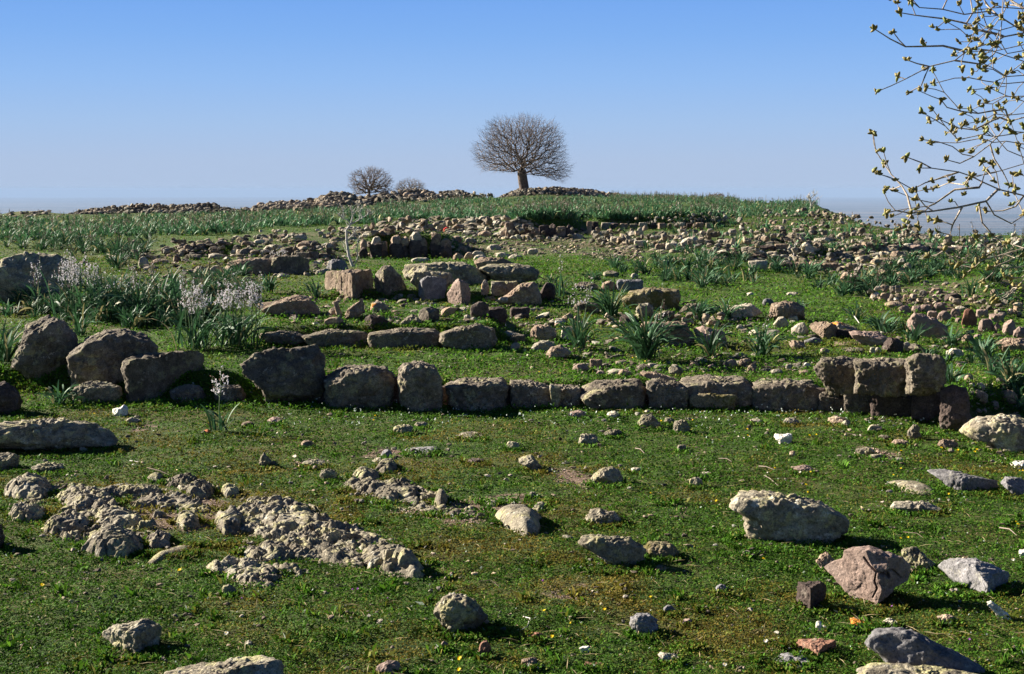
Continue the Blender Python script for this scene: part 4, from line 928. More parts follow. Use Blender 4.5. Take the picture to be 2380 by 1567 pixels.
Rk([(1850, 1500), (1856, 1486), (1900, 1481), (1936, 1484), (1942, 1502), (1925, 1524), (1870, 1532)], 'red', 'k', 'stone', 'dark red squared stone in the foreground turf', 'dark red stone', edge=(.1, 1, .9))
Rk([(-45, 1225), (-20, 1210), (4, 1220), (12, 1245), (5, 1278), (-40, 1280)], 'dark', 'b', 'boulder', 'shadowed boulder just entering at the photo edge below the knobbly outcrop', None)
Rk([(2068, 1185), (2078, 1166), (2140, 1162), (2190, 1180), (2192, 1194), (2120, 1192)], 'pale', 's', 'stone', 'long pale slab with broken front edge below the hollowed flat slab', 'long pale slab', dep=.4)
# knobbly lichen outcrops hugging the ground
def carve(o, lines, wpx, depth):
    """cut narrow clefts into a stone along lines seen on its front"""
    me = o.data; n = len(me.vertices); c = np.empty(n * 3, np.float32); me.vertices.foreach_get('co', c); c = c.reshape(-1, 3).astype(float)
    R = np.array(o.rotation_euler.to_matrix()); W = c @ R.T + np.array(o.location)
    px, py = pix(W[:, 0], W[:, 1], W[:, 2]); best = np.full(n, 1e9)
    for ln in lines:
        for (x0, y0), (x1, y1) in zip(ln[:-1], ln[1:]):
            t = np.clip(((px - x0) * (x1 - x0) + (py - y0) * (y1 - y0)) / ((x1 - x0) ** 2 + (y1 - y0) ** 2), 0, 1)
            best = np.minimum(best, np.hypot(px - x0 - t * (x1 - x0), py - y0 - t * (y1 - y0)))
    f = np.clip(1 - best / wpx, 0, 1) * (c[:, 1] < c[:, 1].mean() + .02)
    c[:, 1] += f * depth
    me.vertices.foreach_set('co', c.astype(np.float32).ravel()); me.update()
carve(PINK, [[(2008, 1296), (2022, 1316), (2036, 1330), (2050, 1332), (2072, 1324), (2092, 1342)], [(2036, 1330), (2032, 1350), (2038, 1368), (2028, 1388)]], 2.6, .022)
carve(PINK, [[(2046, 1334), (2062, 1340)], [(2062, 1334), (2064, 1341)]], 5, .04)
Gk = ground_rock
Gk([(2045, 1122), (2070, 1118), (2130, 1122), (2180, 1142), (2186, 1154), (2140, 1156), (2090, 1142)], 'lichen', .045, 'stone', 'flat pale stone with a hollow, lying above the long pale slab', 'hollowed flat stone', 0, seed=3, nr=30, nt=80)
Gk([(500, 1200), (560, 1165), (640, 1155), (705, 1172), (735, 1205), (790, 1225), (850, 1240), (860, 1262), (780, 1265), (700, 1250), (600, 1245), (530, 1230)], 'lichen', .05, 'rock_outcrop', 'long knobbly lichen crust outcrop running down the turf', 'long knobbly outcrop', .05, seed=11, nr=90, nt=330)
Gk([(550, 1290), (600, 1262), (680, 1250), (770, 1250), (850, 1270), (880, 1300), (850, 1325), (760, 1312), (680, 1305), (600, 1312)], 'lichen', .05, 'rock_outcrop', 'lower knobbly crust parallel to the long knobbly outcrop', None, .045, seed=12, nr=80, nt=300)
Gk([(820, 1280), (870, 1270), (935, 1268), (965, 1290), (1003, 1335), (990, 1362), (930, 1350), (860, 1328), (815, 1308)], 'lichen', .09, 'rock_outcrop', 'steep broken knobbly end of the outcrop casting a black shadow', 'steep outcrop end', .055, seed=13, nr=80, nt=280, lump=.6, prof=2)
Gk([(465, 1318), (520, 1305), (600, 1308), (648, 1322), (655, 1350), (640, 1375), (590, 1370), (540, 1350), (480, 1335)], 'lichen', .05, 'rock_outcrop', 'small crumbling crust patch in front of the knobbly outcrop', None, .035, seed=14, nr=50, nt=200)
Gk([(116, 1160), (150, 1140), (215, 1142), (262, 1165), (285, 1188), (235, 1198), (172, 1196)], 'lichen', .07, 'rock_outcrop', 'rounded lichen hump in the upper knobbly outcrop', 'rounded lichen hump', .04, seed=15, nr=60, nt=220, lump=.4)
Gk([(2, 1152), (34, 1130), (112, 1128), (130, 1145), (95, 1168), (30, 1162)], 'lichen', .09, 'rock_outcrop', 'low lichen crust beside the rounded lichen hump at the photo edge', None, .04, seed=16, nr=50, nt=180)
Gk([(18, 1205), (45, 1192), (95, 1190), (112, 1205), (85, 1218), (30, 1218)], 'lichen', .06, 'rock_outcrop', 'small oval lichen crust below the rounded lichen hump', None, .035, seed=17, nr=40, nt=140)
Gk([(85, 1235), (120, 1212), (180, 1205), (215, 1222), (190, 1248), (120, 1250)], 'lichen', .07, 'rock_outcrop', 'swelling lichen rock with shaded right flank, below the small oval crust', None, .04, seed=18, nr=50, nt=180)
Gk([(183, 1282), (210, 1250), (260, 1242), (320, 1250), (338, 1280), (300, 1298), (230, 1296)], 'lichen', .08, 'rock_outcrop', 'bulging knobbly rock with cauliflower surface near the flat tongue stone', 'bulging knobbly rock', .045, seed=19, nr=60, nt=220)
Gk([(335, 1258), (370, 1242), (400, 1250), (398, 1272), (350, 1280)], 'wall', .07, 'rock_outcrop', 'dark rough lump right of the bulging knobbly rock', None, .03, seed=20, nr=36, nt=130)
Gk([(375, 1122), (410, 1112), (460, 1112), (470, 1126), (430, 1134), (385, 1132)], 'wall', .06, 'rock_outcrop', 'grey hump at the upper rim of the bare soil patch', None, .03, seed=21, nr=36, nt=130)
Gk([(335, 1118), (360, 1108), (385, 1112), (370, 1124)], 'lichen', .04, 'stone', None, None, .0, seed=22, nr=24, nt=60)
Gk([(425, 1150), (450, 1135), (495, 1132), (508, 1150), (480, 1162), (440, 1162)], 'lichen', .08, 'rock_outcrop', 'rounded lichen knob at the near end of the bare soil patch', None, .035, seed=23, nr=40, nt=140)
Gk([(510, 1150), (530, 1140), (556, 1142), (560, 1156), (530, 1160)], 'lichen', .06, 'stone', 'small dome stone at the head of the long knobbly outcrop', None, .03, seed=24, nr=30, nt=100)
Gk([(331, 1312), (350, 1296), (400, 1276), (440, 1264), (454, 1270), (440, 1288), (390, 1300), (345, 1316)], 'lichen', .03, 'stone', 'flat tongue-shaped lichen stone pointing out of the outcrop', 'flat tongue stone', .0, seed=25, nr=30, nt=100)
Gk([(500, 1205), (540, 1195), (570, 1210), (560, 1245), (520, 1250), (500, 1230)], 'lichen', .10, 'rock_outcrop', 'round knob on the near flank of the long knobbly outcrop', None, .04, seed=26, nr=40, nt=150)
Gk([(800, 1300), (812, 1295), (846, 1300), (844, 1324), (815, 1318)], 'pale', .05, 'stone', 'smooth pale stone set in the front of the knobbly crust', None, .0, seed=27, nr=24, nt=70)
Gk([(395, 1215), (420, 1200), (460, 1205), (470, 1225), (430, 1235)], 'lichen', .06, 'rock_outcrop', 'lichen lump rising in the bare soil patch', None, .03, seed=28, nr=30, nt=110)
Gk([(210, 1200), (260, 1192), (330, 1196), (340, 1222), (280, 1235), (215, 1225)], 'lichen', .05, 'rock_outcrop', 'low broken crust between the lichen hump and the bulging knobbly rock', None, .035, seed=29, nr=40, nt=160)
Gk([(270, 1150), (330, 1140), (380, 1142), (372, 1156), (300, 1164)], 'lichen', .04, 'rock_outcrop', 'thin crust at the far side of the bare soil patch', None, .03, seed=30, nr=36, nt=140)
Gk([(784, 1130), (820, 1118), (902, 1124), (963, 1120), (1007, 1150), (1002, 1180), (906, 1176), (828, 1152)], 'lichen', .055, 'rock_outcrop', 'second knobbly crust outcrop in mid turf, ending at a round knob', 'second knobbly outcrop', .042, seed=31, nr=70, nt=260)
Gk([(811, 1112), (835, 1102), (880, 1102), (887, 1116), (840, 1120)], 'lichen', .06, 'stone', 'domed stone at the upper end of the second knobbly outcrop', None, .02, seed=32, nr=30, nt=90)
Gk([(867, 1098), (880, 1080), (920, 1078), (927, 1096), (900, 1104)], 'lichen', .055, 'stone', 'flat lichened stone behind the second knobbly outcrop', None, .02, seed=33, nr=30, nt=90)
Gk([(1006, 1176), (1014, 1160), (1036, 1158), (1042, 1172), (1026, 1182)], 'lichen', .08, 'stone', 'round knob stone at the end of the second knobbly outcrop', None, .0, seed=34, nr=30, nt=90)
Gk([(997, 1190), (1060, 1186), (1148, 1196), (1155, 1212), (1080, 1210), (1010, 1202)], 'wall', .025, 'rock_outcrop', 'flat grey crust before the pink gravel', None, .03, seed=35, nr=36, nt=180)
Gk([(1142, 1205), (1165, 1192), (1225, 1190), (1262, 1212), (1252, 1245), (1225, 1252), (1170, 1228)], 'lichen', .085, 'stone', 'smooth yellow lichen boulder at the lower rim of the pink gravel patch', 'yellow gravel-rim boulder', .0, seed=36, nr=50, nt=160, lump=.15, prof=4)
Gk([(1232, 1188), (1245, 1170), (1270, 1168), (1272, 1182), (1250, 1195)], 'lichen', .05, 'stone', 'small lichen stone beside the yellow gravel-rim boulder', None, .0, seed=37, nr=24, nt=80)
Gk([(1118, 1172), (1135, 1164), (1162, 1166), (1158, 1178), (1130, 1180)], 'pale', .035, 'stone', 'little pale stone lying on the pink gravel', None, .0, seed=38, nr=24, nt=80)

Gk([(-20, 1150), (60, 1115), (200, 1112), (330, 1120), (480, 1112), (560, 1150), (500, 1200), (400, 1250), (340, 1295), (200, 1290), (80, 1245), (-10, 1215)], 'lichen', .035, 'rock_outcrop', 'broad low crust joining the humps of the upper knobbly outcrop', None, .035, seed=41, nr=110, nt=420, lump=.8, holes=.10)
Gk([(490, 1190), (560, 1150), (720, 1165), (800, 1215), (960, 1250), (1000, 1340), (960, 1360), (800, 1330), (640, 1370), (500, 1335), (540, 1270)], 'lichen', .035, 'rock_outcrop', 'low crumbled rim around the long knobbly outcrop', None, .035, seed=42, nr=110, nt=420, lump=.8, holes=.09)
Gk([(784, 1128), (900, 1112), (1010, 1150), (1160, 1180), (1250, 1160), (1262, 1200), (1150, 1215), (1000, 1205), (830, 1160)], 'lichen', .02, 'rock_outcrop', 'thin rocky crust linking the second knobbly outcrop to the pink gravel', None, .03, seed=43, nr=80, nt=380, lump=.8, holes=.08)
# ------------------------------------------------------------------ rubble too many to count
VAR = []
for k in range(26):
    r = np.random.default_rng(500 + k)
    d, F3 = ico(2 if k % 2 else 3)
    W = d * np.array([1, .9, .8])
    for _ in range(9):
        n = r.normal(size=3); n /= np.linalg.norm(n)
        W -= n * np.maximum(0, W @ n - (W @ n).max() * r.uniform(.42, .88))[:, None]
    W *= (1 + .12 * fbm(d * 2.2 + k * 3, 2, k))[:, None]
    VAR.append((W, F3))
def rubble(pts, sizes, mat, name='rubble', label=None, seed=0, flat=(.25, .8), kind='stuff', up=.16):
    r = np.random.default_rng(seed)
    VV, FF, TT, b = [], [], [], 0
    for p, s in zip(pts, sizes):
        small = s * FPX / max(p[1], 1) < 9
        W, F3 = VAR[(r.integers(0, 13) * 2 + (1 if small else 0)) % 26]
        a = r.uniform(0, 2 * math.pi); c_, s_ = math.cos(a), math.sin(a)
        q = W * np.array([1, r.uniform(.6, 1), r.uniform(*flat)]) * s / 2
        ti = r.normal() * .35
        q = np.stack([q[:, 0], q[:, 1] * math.cos(ti) - q[:, 2] * math.sin(ti), q[:, 1] * math.sin(ti) + q[:, 2] * math.cos(ti)], 1)
        q = np.stack([q[:, 0] * c_ - q[:, 1] * s_, q[:, 0] * s_ + q[:, 1] * c_, q[:, 2]], 1) + p + np.array([0, 0, s * up])
        VV.append(q); FF.append(F3 + b); b += len(q)
        k_ = r.choice([.45, .7, 1.0, 1.3, 1.75], p=[.15, .25, .3, .2, .1]) * r.uniform(.85, 1.15); w_ = r.uniform(-.1, .1)
        TT.append(np.tile([k_ * (1 + w_), k_, k_ * (1 - w_), 1.0], (len(q), 1)))
    o = mesh_obj(name, np.concatenate(VV), np.concatenate(FF), M[mat], smooth=False, attrs={'tone': np.concatenate(TT)})
    tag(o, label, 'rubble', kind=kind)
    return o
def zone(poly, n, smin, smax, seed, clump=0.0):
    """points seen inside a pixel polygon; sizes in pixels -> metres"""
    r = np.random.default_rng(seed)
    P = np.array(poly, float)
    out = []
    while len(out) < n:
        x = r.uniform(P[:, 0].min(), P[:, 0].max(), n * 2); y = r.uniform(P[:, 1].min(), P[:, 1].max(), n * 2)
        m = inpoly(x, y, poly)
        if clump: m &= n2(x, y * 2.5, 60, seed, 2) > r.uniform(-1, 1, len(x)) * (1 - clump)
        out += list(zip(x[m], y[m]))
    q = np.array(out[:n])
    pts, ok = hits(q[:, 0], q[:, 1])
    px = smin + (smax - smin) * r.random(n) ** 2.1
    return pts[ok], (px * pts[:, 1] / FPX)[ok]
ZONES = [
    ([(0, 970), (2379, 970), (2379, 1567), (0, 1567)], 130, 12, 34, 'rubble_pale', 'half-buried lichened stones in the turf', .1),
    ([(1240, 760), (1600, 700), (1900, 780), (1890, 866), (1500, 868), (1330, 850)], 210, 14, 46, 'rubble_pale', 'flat slabs and broken blocks strewn behind the long wall', .1),
    ([(2010, 780), (2379, 760), (2379, 1000), (2290, 980), (2210, 880)], 110, 12, 42, 'rubble_brown', 'broken stones in the grass past the wall corner', .1),
    ([(600, 690), (960, 700), (1330, 690), (1330, 765), (1150, 748), (700, 762)], 110, 14, 40, 'rubble_brown', 'broken blocks below the big block cluster', .1),
    ([(1380, 545), (2379, 552), (2379, 640), (2110, 655), (1900, 625), (1500, 600)], 190, 18, 52, 'rubble_pale', 'larger slabs standing out of the far rubble field', .0),
    ([(180, 600), (500, 570), (860, 545), (850, 600), (600, 660), (200, 640)], 80, 16, 48, 'rubble_brown', 'larger blocks along the low ruin', .0),
    ([(150, 690), (620, 680), (600, 760), (180, 760)], 50, 10, 30, 'rubble_brown', 'stones half hidden among the flowering asphodels', .0),
    ([(1040, 548), (1200, 556), (1460, 558), (1500, 612), (1400, 606), (1330, 588), (1060, 604)], 950, 6, 18, 'rubble_brown', 'low spread of small upright pinkish stones in the middle ruins', .1),
    ([(850, 512), (1170, 506), (1370, 540), (1350, 556), (1170, 556), (1050, 546), (850, 546)], 950, 6, 36, 'rubble_pale', 'rubble lying on top of the dark ruin wall', .2),
    ([(1380, 540), (1700, 545), (2000, 545), (2379, 560), (2379, 604), (2110, 606), (1950, 640), (1860, 620), (1700, 608), (1500, 592), (1390, 566)], 1450, 7, 36, 'rubble_pale', 'broad rubble field on the far side of the meadow', .25),
    ([(1500, 560), (1950, 560), (2150, 590), (2110, 660), (1950, 640), (1700, 606)], 380, 7, 32, 'rubble_brown', 'brown rubble around the far block wall', .25),
    ([(300, 580), (520, 552), (860, 530), (860, 600), (740, 640), (480, 650), (300, 630)], 700, 6, 34, 'rubble_brown', 'rubble along the low ruin behind the flowering plants', .3),
    ([(1160, 760), (1330, 720), (1700, 700), (1760, 700), (1960, 790), (1880, 868), (1500, 872), (1330, 850), (1240, 800)], 420, 6, 26, 'rubble_pale', 'stones strewn behind the long wall among the strap-leaved plants', .2),
    ([(1330, 842), (1890, 838), (1900, 870), (1500, 874), (1360, 876)], 260, 6, 26, 'rubble_brown', 'small stones piled just behind the wall tops', .1),
    ([(2020, 690), (2150, 655), (2379, 665), (2379, 740), (2230, 705), (2100, 720)], 280, 5, 24, 'rubble_brown', 'rubble behind the round-stone wall', .2),
    ([(2200, 780), (2379, 790), (2379, 1000), (2270, 980), (2205, 900)], 130, 6, 20, 'rubble_pale', 'small stones in the grass beyond the wall corner', .2),
    ([(1080, 606), (1340, 590), (1480, 640), (1480, 668), (1300, 660), (1260, 625)], 110, 4, 13, 'rubble_pale', 'small pale stones in the bright meadow', .2),
    ([(1480, 650), (2100, 640), (2080, 740), (1900, 760), (1600, 700)], 70, 4, 12, 'rubble_pale', 'scattered little stones in the green enclosure', .3),
    ([(590, 700), (750, 690), (1250, 690), (1300, 790), (1150, 750), (700, 765)], 300, 6, 32, 'rubble_brown', 'small stones among the big block cluster', .2),
    ([(620, 820), (1330, 800), (1350, 870), (1060, 866), (760, 836)], 120, 6, 20, 'rubble_pale', 'stones dotted between the two walls', .3),
    ([(-300, 960), (2680, 960), (2680, 1567), (-300, 1567)], 1100, 6, 20, 'rubble_brown', 'pebbles scattered through the foreground turf', .35),
    ([(-300, 960), (2680, 960), (2680, 1567), (-300, 1567)], 380, 6, 17, 'rubble_pale', 'pale chips scattered through the foreground turf', .2),
    ([(1400, 955), (2230, 985), (2379, 1080), (1900, 1010), (1400, 985)], 110, 5, 20, 'rubble_pale', 'stones fallen at the foot of the long wall', .2),
    ([(1880, 500), (1960, 494), (2030, 515), (2000, 524), (1900, 518)], 130, 6, 20, 'rubble_brown', 'reddish broken wall on the brow of the hill', .0),
    ([(1700, 505), (1960, 512), (2150, 540), (2379, 546), (2379, 560), (2100, 556), (1700, 530)], 420, 5, 18, 'rubble_brown', 'stones peeping out of the far grass', .3),
    ([(1380, 512), (1700, 500), (1700, 520), (1380, 532)], 100, 5, 15, 'rubble_pale', 'line of pale stones along the far terrace edge', .0),
    ([(0, 495), (150, 488), (150, 505), (0, 512)], 60, 6, 24, 'rubble_brown', 'broken stones on the far brow at the photo edge', .0)]
M['rubble_pale'] = rock_mat('rubble_pale', (.16, .135, .10), (.31, .265, .20), (.45, .40, .31), (.38, .34, .18), .25, (.5, .45, .36), .5, bump=.5, fine=.6, tone=True)
M['rubble_brown'] = rock_mat('rubble_brown', (.14, .11, .08), (.26, .21, .16), (.37, .31, .24), (.32, .28, .17), .2, (.42, .37, .3), .4, bump=.5, fine=.6, tone=True)
for k, (poly, n, s0, s1, mt, lab, cl) in enumerate(ZONES):
    pts, sz = zone(poly, n, s0, s1, 700 + k, cl)
    rubble(pts, sz, mt, label=lab, seed=k, up=.5 if 'foreground' in lab or 'foot of' in lab else .06 if 'field' not in lab else .03, flat=(.25, .65))
ROWS = [([(1380, 558), (1500, 572), (1640, 590), (1700, 606)], 18, .34), ([(1640, 588), (1780, 612), (1950, 628), (2110, 648)], 22, .34), ([(1560, 560), (1700, 572), (1900, 583), (2060, 578)], 18, .4), ([(300, 606), (400, 592), (560, 592), (790, 606)], 18, .3),
        ([(1700, 547), (1900, 554), (2150, 562)], 15, .35), ([(1380, 533), (1500, 526), (1700, 512), (1860, 505)], 11, .25), ([(840, 552), (1000, 540), (1180, 530)], 20, .3), ([(1170, 560), (1340, 562), (1480, 585)], 16, .3), ([(2020, 700), (2110, 708), (2240, 720), (2379, 740)], 20, .2),
        ([(2090, 562), (2250, 572), (2379, 580)], 22, .35), ([(1850, 500), (2000, 520), (2120, 540)], 14, .25), ([(600, 560), (760, 552), (850, 548)], 15, .2), ([(1300, 770), (1500, 752), (1700, 760)], 22, .15), ([(960, 470), (1100, 462), (1240, 452)], 9, .4)]
for k, (ln, spx, hgt) in enumerate(ROWS):
    r = np.random.default_rng(1200 + k)
    q = np.array(ln, float); L = np.concatenate([[0], np.cumsum(np.hypot(*np.diff(q, axis=0).T))])
    n = int(L[-1] / spx * 3.4)
    t = r.uniform(0, L[-1], n)
    x = np.interp(t, L, q[:, 0]); y = np.interp(t, L, q[:, 1]) + r.normal(size=n) * spx * .12
    P, ok = hits(x, y); gap = n2(x, y * 0, 45, 1300 + k, 2) > -.32
    P = P[ok & gap]; n = len(P)
    P[:, 2] += r.random(n) ** 1.4 * hgt
    rubble(P, spx * r.uniform(.55, 1.3, n) * P[:, 1] / FPX, ['rubble_brown', 'rubble_pale'][k % 2], 'rubble', 'row of tumbled wall stones in the ruins', seed=1400 + k, flat=(.6, 1))
for k, pl in enumerate(SOIL):
    n = int(30 + np.ptp([p[0] for p in pl]) * 1.1)
    pts, sz = zone(pl, n, 2.5, 9, 900 + k)
    rubble(pts, sz, 'gravel', 'gravel', 'pinkish gravel on a bare earth patch', seed=40 + k)
for k, (vx, yb, hw, h, hd) in enumerate(MOUNDS[:12]):
    r = np.random.default_rng(60 + k)
    n = int(hw * (9 if k > 2 else 5))
    a0 = float(ray(vx, 600)[0])
    u = a0 + r.normal(size=n) * .62 * hw / FPX; Yv = yb + r.normal(size=n) * hd * .45 - hd * .35
    X = u * Yv
    z = height(X, Yv) - .02 + r.random(n) ** 2 * h * .35
    rubble(np.stack([X, Yv, z], 1), r.uniform(.16, .5, n) * r.choice([.7, 1, 1.3], n), ['far', 'rubble_brown'][k % 2], 'stone_heap', 'heap of field stones on the skyline', seed=90 + k, flat=(.5, 1))
# the low dry wall on the far left skyline
r = np.random.default_rng(77)
n = 620
vxs = r.uniform(150, 520, n); a = ray(vxs, 600)[0]
Yv = 82.5 + r.normal(size=n) * .5; X = a * Yv
top = .42 * sstep((vxs - 130) / 90) * sstep((530 - vxs) / 40) * (.8 + .3 * vnoise(np.stack([vxs / 30, vxs * 0, vxs * 0], 1), 3))
rubble(np.stack([X, Yv, height(X, Yv) + r.random(n) * np.maximum(top, .05)], 1), r.uniform(.2, .48, n), 'far', 'stone_heap', 'long tumbled field wall on the skyline', seed=78, flat=(.5, 1))

# ------------------------------------------------------------------ turf: every leaf a small face
MOSSY = [(1350, 1240, 380, 95), (1500, 1130, 350, 60), (1130, 1290, 260, 80), (400, 1240, 420, 70), (620, 1440, 300, 90), (1330, 1390, 320, 60), (1700, 1080, 260, 60), (950, 1480, 140, 60), (1150, 1010, 300, 40), (300, 985, 250, 25), (1950, 800, 160, 40), (500, 650, 300, 60), (300, 575, 350, 30), (1880, 1050, 200, 30)]
def leaf_color(X, Y, r, lushv):
    n = len(X)
    px_, py_ = pix(X, Y, hfast(X, Y))
    pm = np.zeros(n)
    for cx, cy, rx, ry in MOSSY:
        pm = np.maximum(pm, 1.2 - np.sqrt(((px_ - cx) / rx) ** 2 + ((py_ - cy) / ry) ** 2))
    m = n2(X, Y, .9, 51) * .8 + n2(X, Y, .22, 52, 2) * .55 + r.normal(size=n) * .2 + .55 * np.clip(pm, 0, .8) - .2
    moss = sstep((m - .02) / .45)[:, None] * (1 - .8 * lushv[:, None])
    g1 = np.array([.022, .074, .006]); g2 = np.array([.080, .175, .014]); br = np.array([.20, .125, .025]); yl = np.array([.18, .19, .04])
    t = r.random((n, 1))
    c = g1 * (1 - t) + g2 * t
    c = c * (1 + .8 * lushv[:, None])
    c = c * (1 - moss * .75) + br * moss * .75
    k = r.random(n) < .06; c[k] = yl
    k = r.random(n) < .005; c[k] = (.34, .40, .34)  # whitish leaves: glints of light put into the leaf colour
    c *= (1 + .3 * n2(X, Y, .1, 53, 1))[:, None]
    return np.clip(c, .004, 1)
def turf(n, y0, y1, size, seed, name, label, x0=-330, x1=2700, hump=.022, lift=1.0, poly=None, lushk=0.0):
    r = np.random.default_rng(seed)
    vx = r.uniform(x0, x1, n); vy = r.uniform(y0, y1, n)
    if poly is not None:
        m = inpoly(vx, vy, poly); vx, vy = vx[m], vy[m]
    P, ok = hits(vx, vy)
    P = P[ok]
    s = np.maximum(soil_at(P[:, 0], P[:, 1]), dirt_shade_at(P[:, 0], P[:, 1]) * 1.4)
    keep = r.random(len(P)) > s * 1.15
    den = n2(P[:, 0], P[:, 1], .35, 61, 2)
    keep &= r.random(len(P)) < .9 + .7 * den
    P = P[keep]; n = len(P)
    lv = np.full(n, lushk)
    col = leaf_color(P[:, 0], P[:, 1], r, lv)
    hm = np.clip(.5 + 1.1 * n2(P[:, 0], P[:, 1], .07, 71, 2) + .6 * n2(P[:, 0], P[:, 1], .3, 72, 2), 0, 1.4) * hump
    z = P[:, 2] + hm * r.uniform(.2, 1, n)
    s = size * (P[:, 1] / 6.0) ** .8 * r.uniform(.6, 1.5, n)
    az = r.uniform(0, 2 * math.pi, n)
    til = np.abs(r.normal(size=n)) * .5 + .15
    ax = np.stack([np.cos(az) * np.cos(til), np.sin(az) * np.cos(til), np.sin(til)], 1)
    sd = np.stack([-np.sin(az), np.cos(az), r.normal(size=n) * .35], 1)
    c0 = np.stack([P[:, 0], P[:, 1], z], 1)
    w = (s * r.uniform(.3, .6, n))[:, None]
    V = np.stack([c0, c0 + ax * s[:, None] * .55 + sd * w, c0 + ax * s[:, None] * 1.1 * lift, c0 + ax * s[:, None] * .5 - sd * w], 1).reshape(-1, 3)
    F = np.arange(n * 4).reshape(-1, 4)
    cc = np.repeat(np.concatenate([col, np.ones((n, 1))], 1), 4, 0)
    tag(mesh_obj(name, V, F, M['leaf'], smooth=False, attrs={'col': cc}), label, 'turf', kind='stuff')
turf(610000, 925, 1640, .0078, 201, 'turf', 'short clover and moss turf in front of the wall')
turf(215000, 600, 955, .0085, 202, 'grass', 'green grass between and behind the walls', hump=.04, lift=1.3, lushk=.55)
turf(110000, 500, 640, .006, 203, 'grass', 'distant meadow grass', hump=.07, lift=1.4, lushk=.3)

# grass creeping up the feet of the stones, a few longer tufts and dead straw
r = np.random.default_rng(444)
PX, PY, HH = [], [], []
for rg in REG:
    o, cx, cy, w = rg[:4]
    if cy < 690 or rg[6] == 'white': continue
    n = int(min(w, 260) * (3.6 if cy > 950 else 1.4)); a = r.uniform(0, 2 * math.pi, n)
    h_ = max(rg[8] * .16, 4)
    PX += list(cx + np.cos(a) * w * .53 + r.normal(size=n) * 2.5); PY += list(cy - h_ * .3 + np.sin(a) * h_ + r.normal(size=n) * 1.5 + 1); HH += [1.0] * n
for _ in range(330):
    y = r.uniform(700, 1580); x = r.uniform(-40, 2420); n = r.integers(8, 26); s_ = 3 + (y - 600) / 160
    PX += list(x + r.normal(size=n) * s_ * 1.3); PY += list(y + r.normal(size=n) * s_ * .5); HH += [r.uniform(.8, 1.7)] * n
P, ok = hits(np.array(PX), np.array(PY)); P = P[ok]; HH = np.array(HH)[ok]; n = len(P)
Lb = r.uniform(.014, .034, n) * HH; az = r.uniform(0, 2 * math.pi, n); ti = np.abs(r.normal(size=n)) * .5
d = np.stack([np.cos(az) * np.sin(ti), np.sin(az) * np.sin(ti), np.cos(ti)], 1); sd = np.stack([-np.sin(az), np.cos(az), az * 0], 1) * (.0014 + .0012 * r.random(n))[:, None] * (P[:, 1] / 6)[:, None]
bend = np.stack([np.cos(az), np.sin(az), -.4 + 0 * az], 1) * Lb[:, None] * .35
V = np.stack([P - sd - [0, 0, .01], P + sd - [0, 0, .01], P + d * Lb[:, None] * .6 + sd, P + d * Lb[:, None] + bend], 1).reshape(-1, 3)
c = leaf_color(P[:, 0], P[:, 1], r, np.full(n, .2)) * r.uniform(.6, 1.15, (n, 1))
tag(mesh_obj('grass', V, np.arange(4 * n).reshape(-1, 4), M['leaf'], smooth=False, attrs={'col': np.repeat(np.concatenate([c, np.ones((n, 1))], 1), 4, 0)}), 'longer grass blades in tufts and round the stones', 'grass', kind='stuff')
n = 1500
P, ok = hits(r.uniform(-40, 2420, n), r.uniform(800, 1590, n)); P = P[ok]; n = len(P)
az = r.uniform(0, math.pi, n); Lb = r.uniform(.01, .05, n)[:, None]; d = np.stack([np.cos(az), np.sin(az), r.normal(size=n) * .15], 1) * Lb; sd = np.stack([-np.sin(az), np.cos(az), az * 0], 1) * .0012
P = P + [0, 0, .016]
V = np.stack([P - d - sd, P + d * .1 - sd + [0, 0, .004], P + d + sd, P + sd + [0, 0, .003]], 1).reshape(-1, 3)
c = np.array([.34, .27, .16]) * r.uniform(.4, 1.5, (n, 1))
tag(mesh_obj('straw', V, np.arange(4 * n).reshape(-1, 4), M['leaf'], smooth=False, attrs={'col': np.repeat(np.concatenate([c, np.ones((n, 1))], 1), 4, 0)}), 'dead straw and stalk bits in the turf', 'straw', kind='stuff')
# ------------------------------------------------------------------ asphodels
def strap_leaves(n, L, r, wid=.009, spread=1.0, segs=6):
    """arching strap leaves around the origin -> V, F, col"""
    az = r.uniform(0, 2 * math.pi, n); ln = L * r.uniform(.6, 1.1, n)
    e0 = np.radians(r.uniform(52, 86, n)); drop = r.uniform(.5, 2.1, n) * spread
    t = np.linspace(0, 1, segs + 1)
    ang = e0[:, None] - drop[:, None] * t[None] ** 1.5
    ds = ln[:, None] / segs
    h = np.concatenate([np.zeros((n, 1)), np.cumsum(np.cos(ang[:, :-1]) * ds, 1)], 1) + .015
    z = np.concatenate([np.zeros((n, 1)), np.cumsum(np.sin(ang[:, :-1]) * ds, 1)], 1)
    z = np.maximum(z, .012)
    c, s = np.cos(az)[:, None], np.sin(az)[:, None]
    off = r.normal(size=(n, 2)) * .025
    P = np.stack([h * c + off[:, :1], h * s + off[:, 1:], z], -1)
    w = wid * (np.sin(np.pi * (t * .82 + .14)) ** .6) * r.uniform(.7, 1.3, (n, 1))
    sd = np.stack([-s * w, c * w, w * r.normal(size=(n, 1)) * .6], -1)
    V = np.stack([P - sd, P + sd], 2)
    col = np.array([.045, .11, .048]) * r.uniform(.5, 1.5, (n, 1)) * np.array([1, 1, 1])
    dry = r.random(n) < .08; col[dry] = (.28, .25, .12)
    V = V.reshape(-1, 3)
    b = (np.arange(n)[:, None] * (segs + 1) + np.arange(segs)[None]) * 2
    F = np.stack([b, b + 1, b + 3, b + 2], -1).reshape(-1, 4)
    cc = np.repeat(np.concatenate([col, np.ones((n, 1))], 1), (segs + 1) * 2, 0)
    return V, F, cc
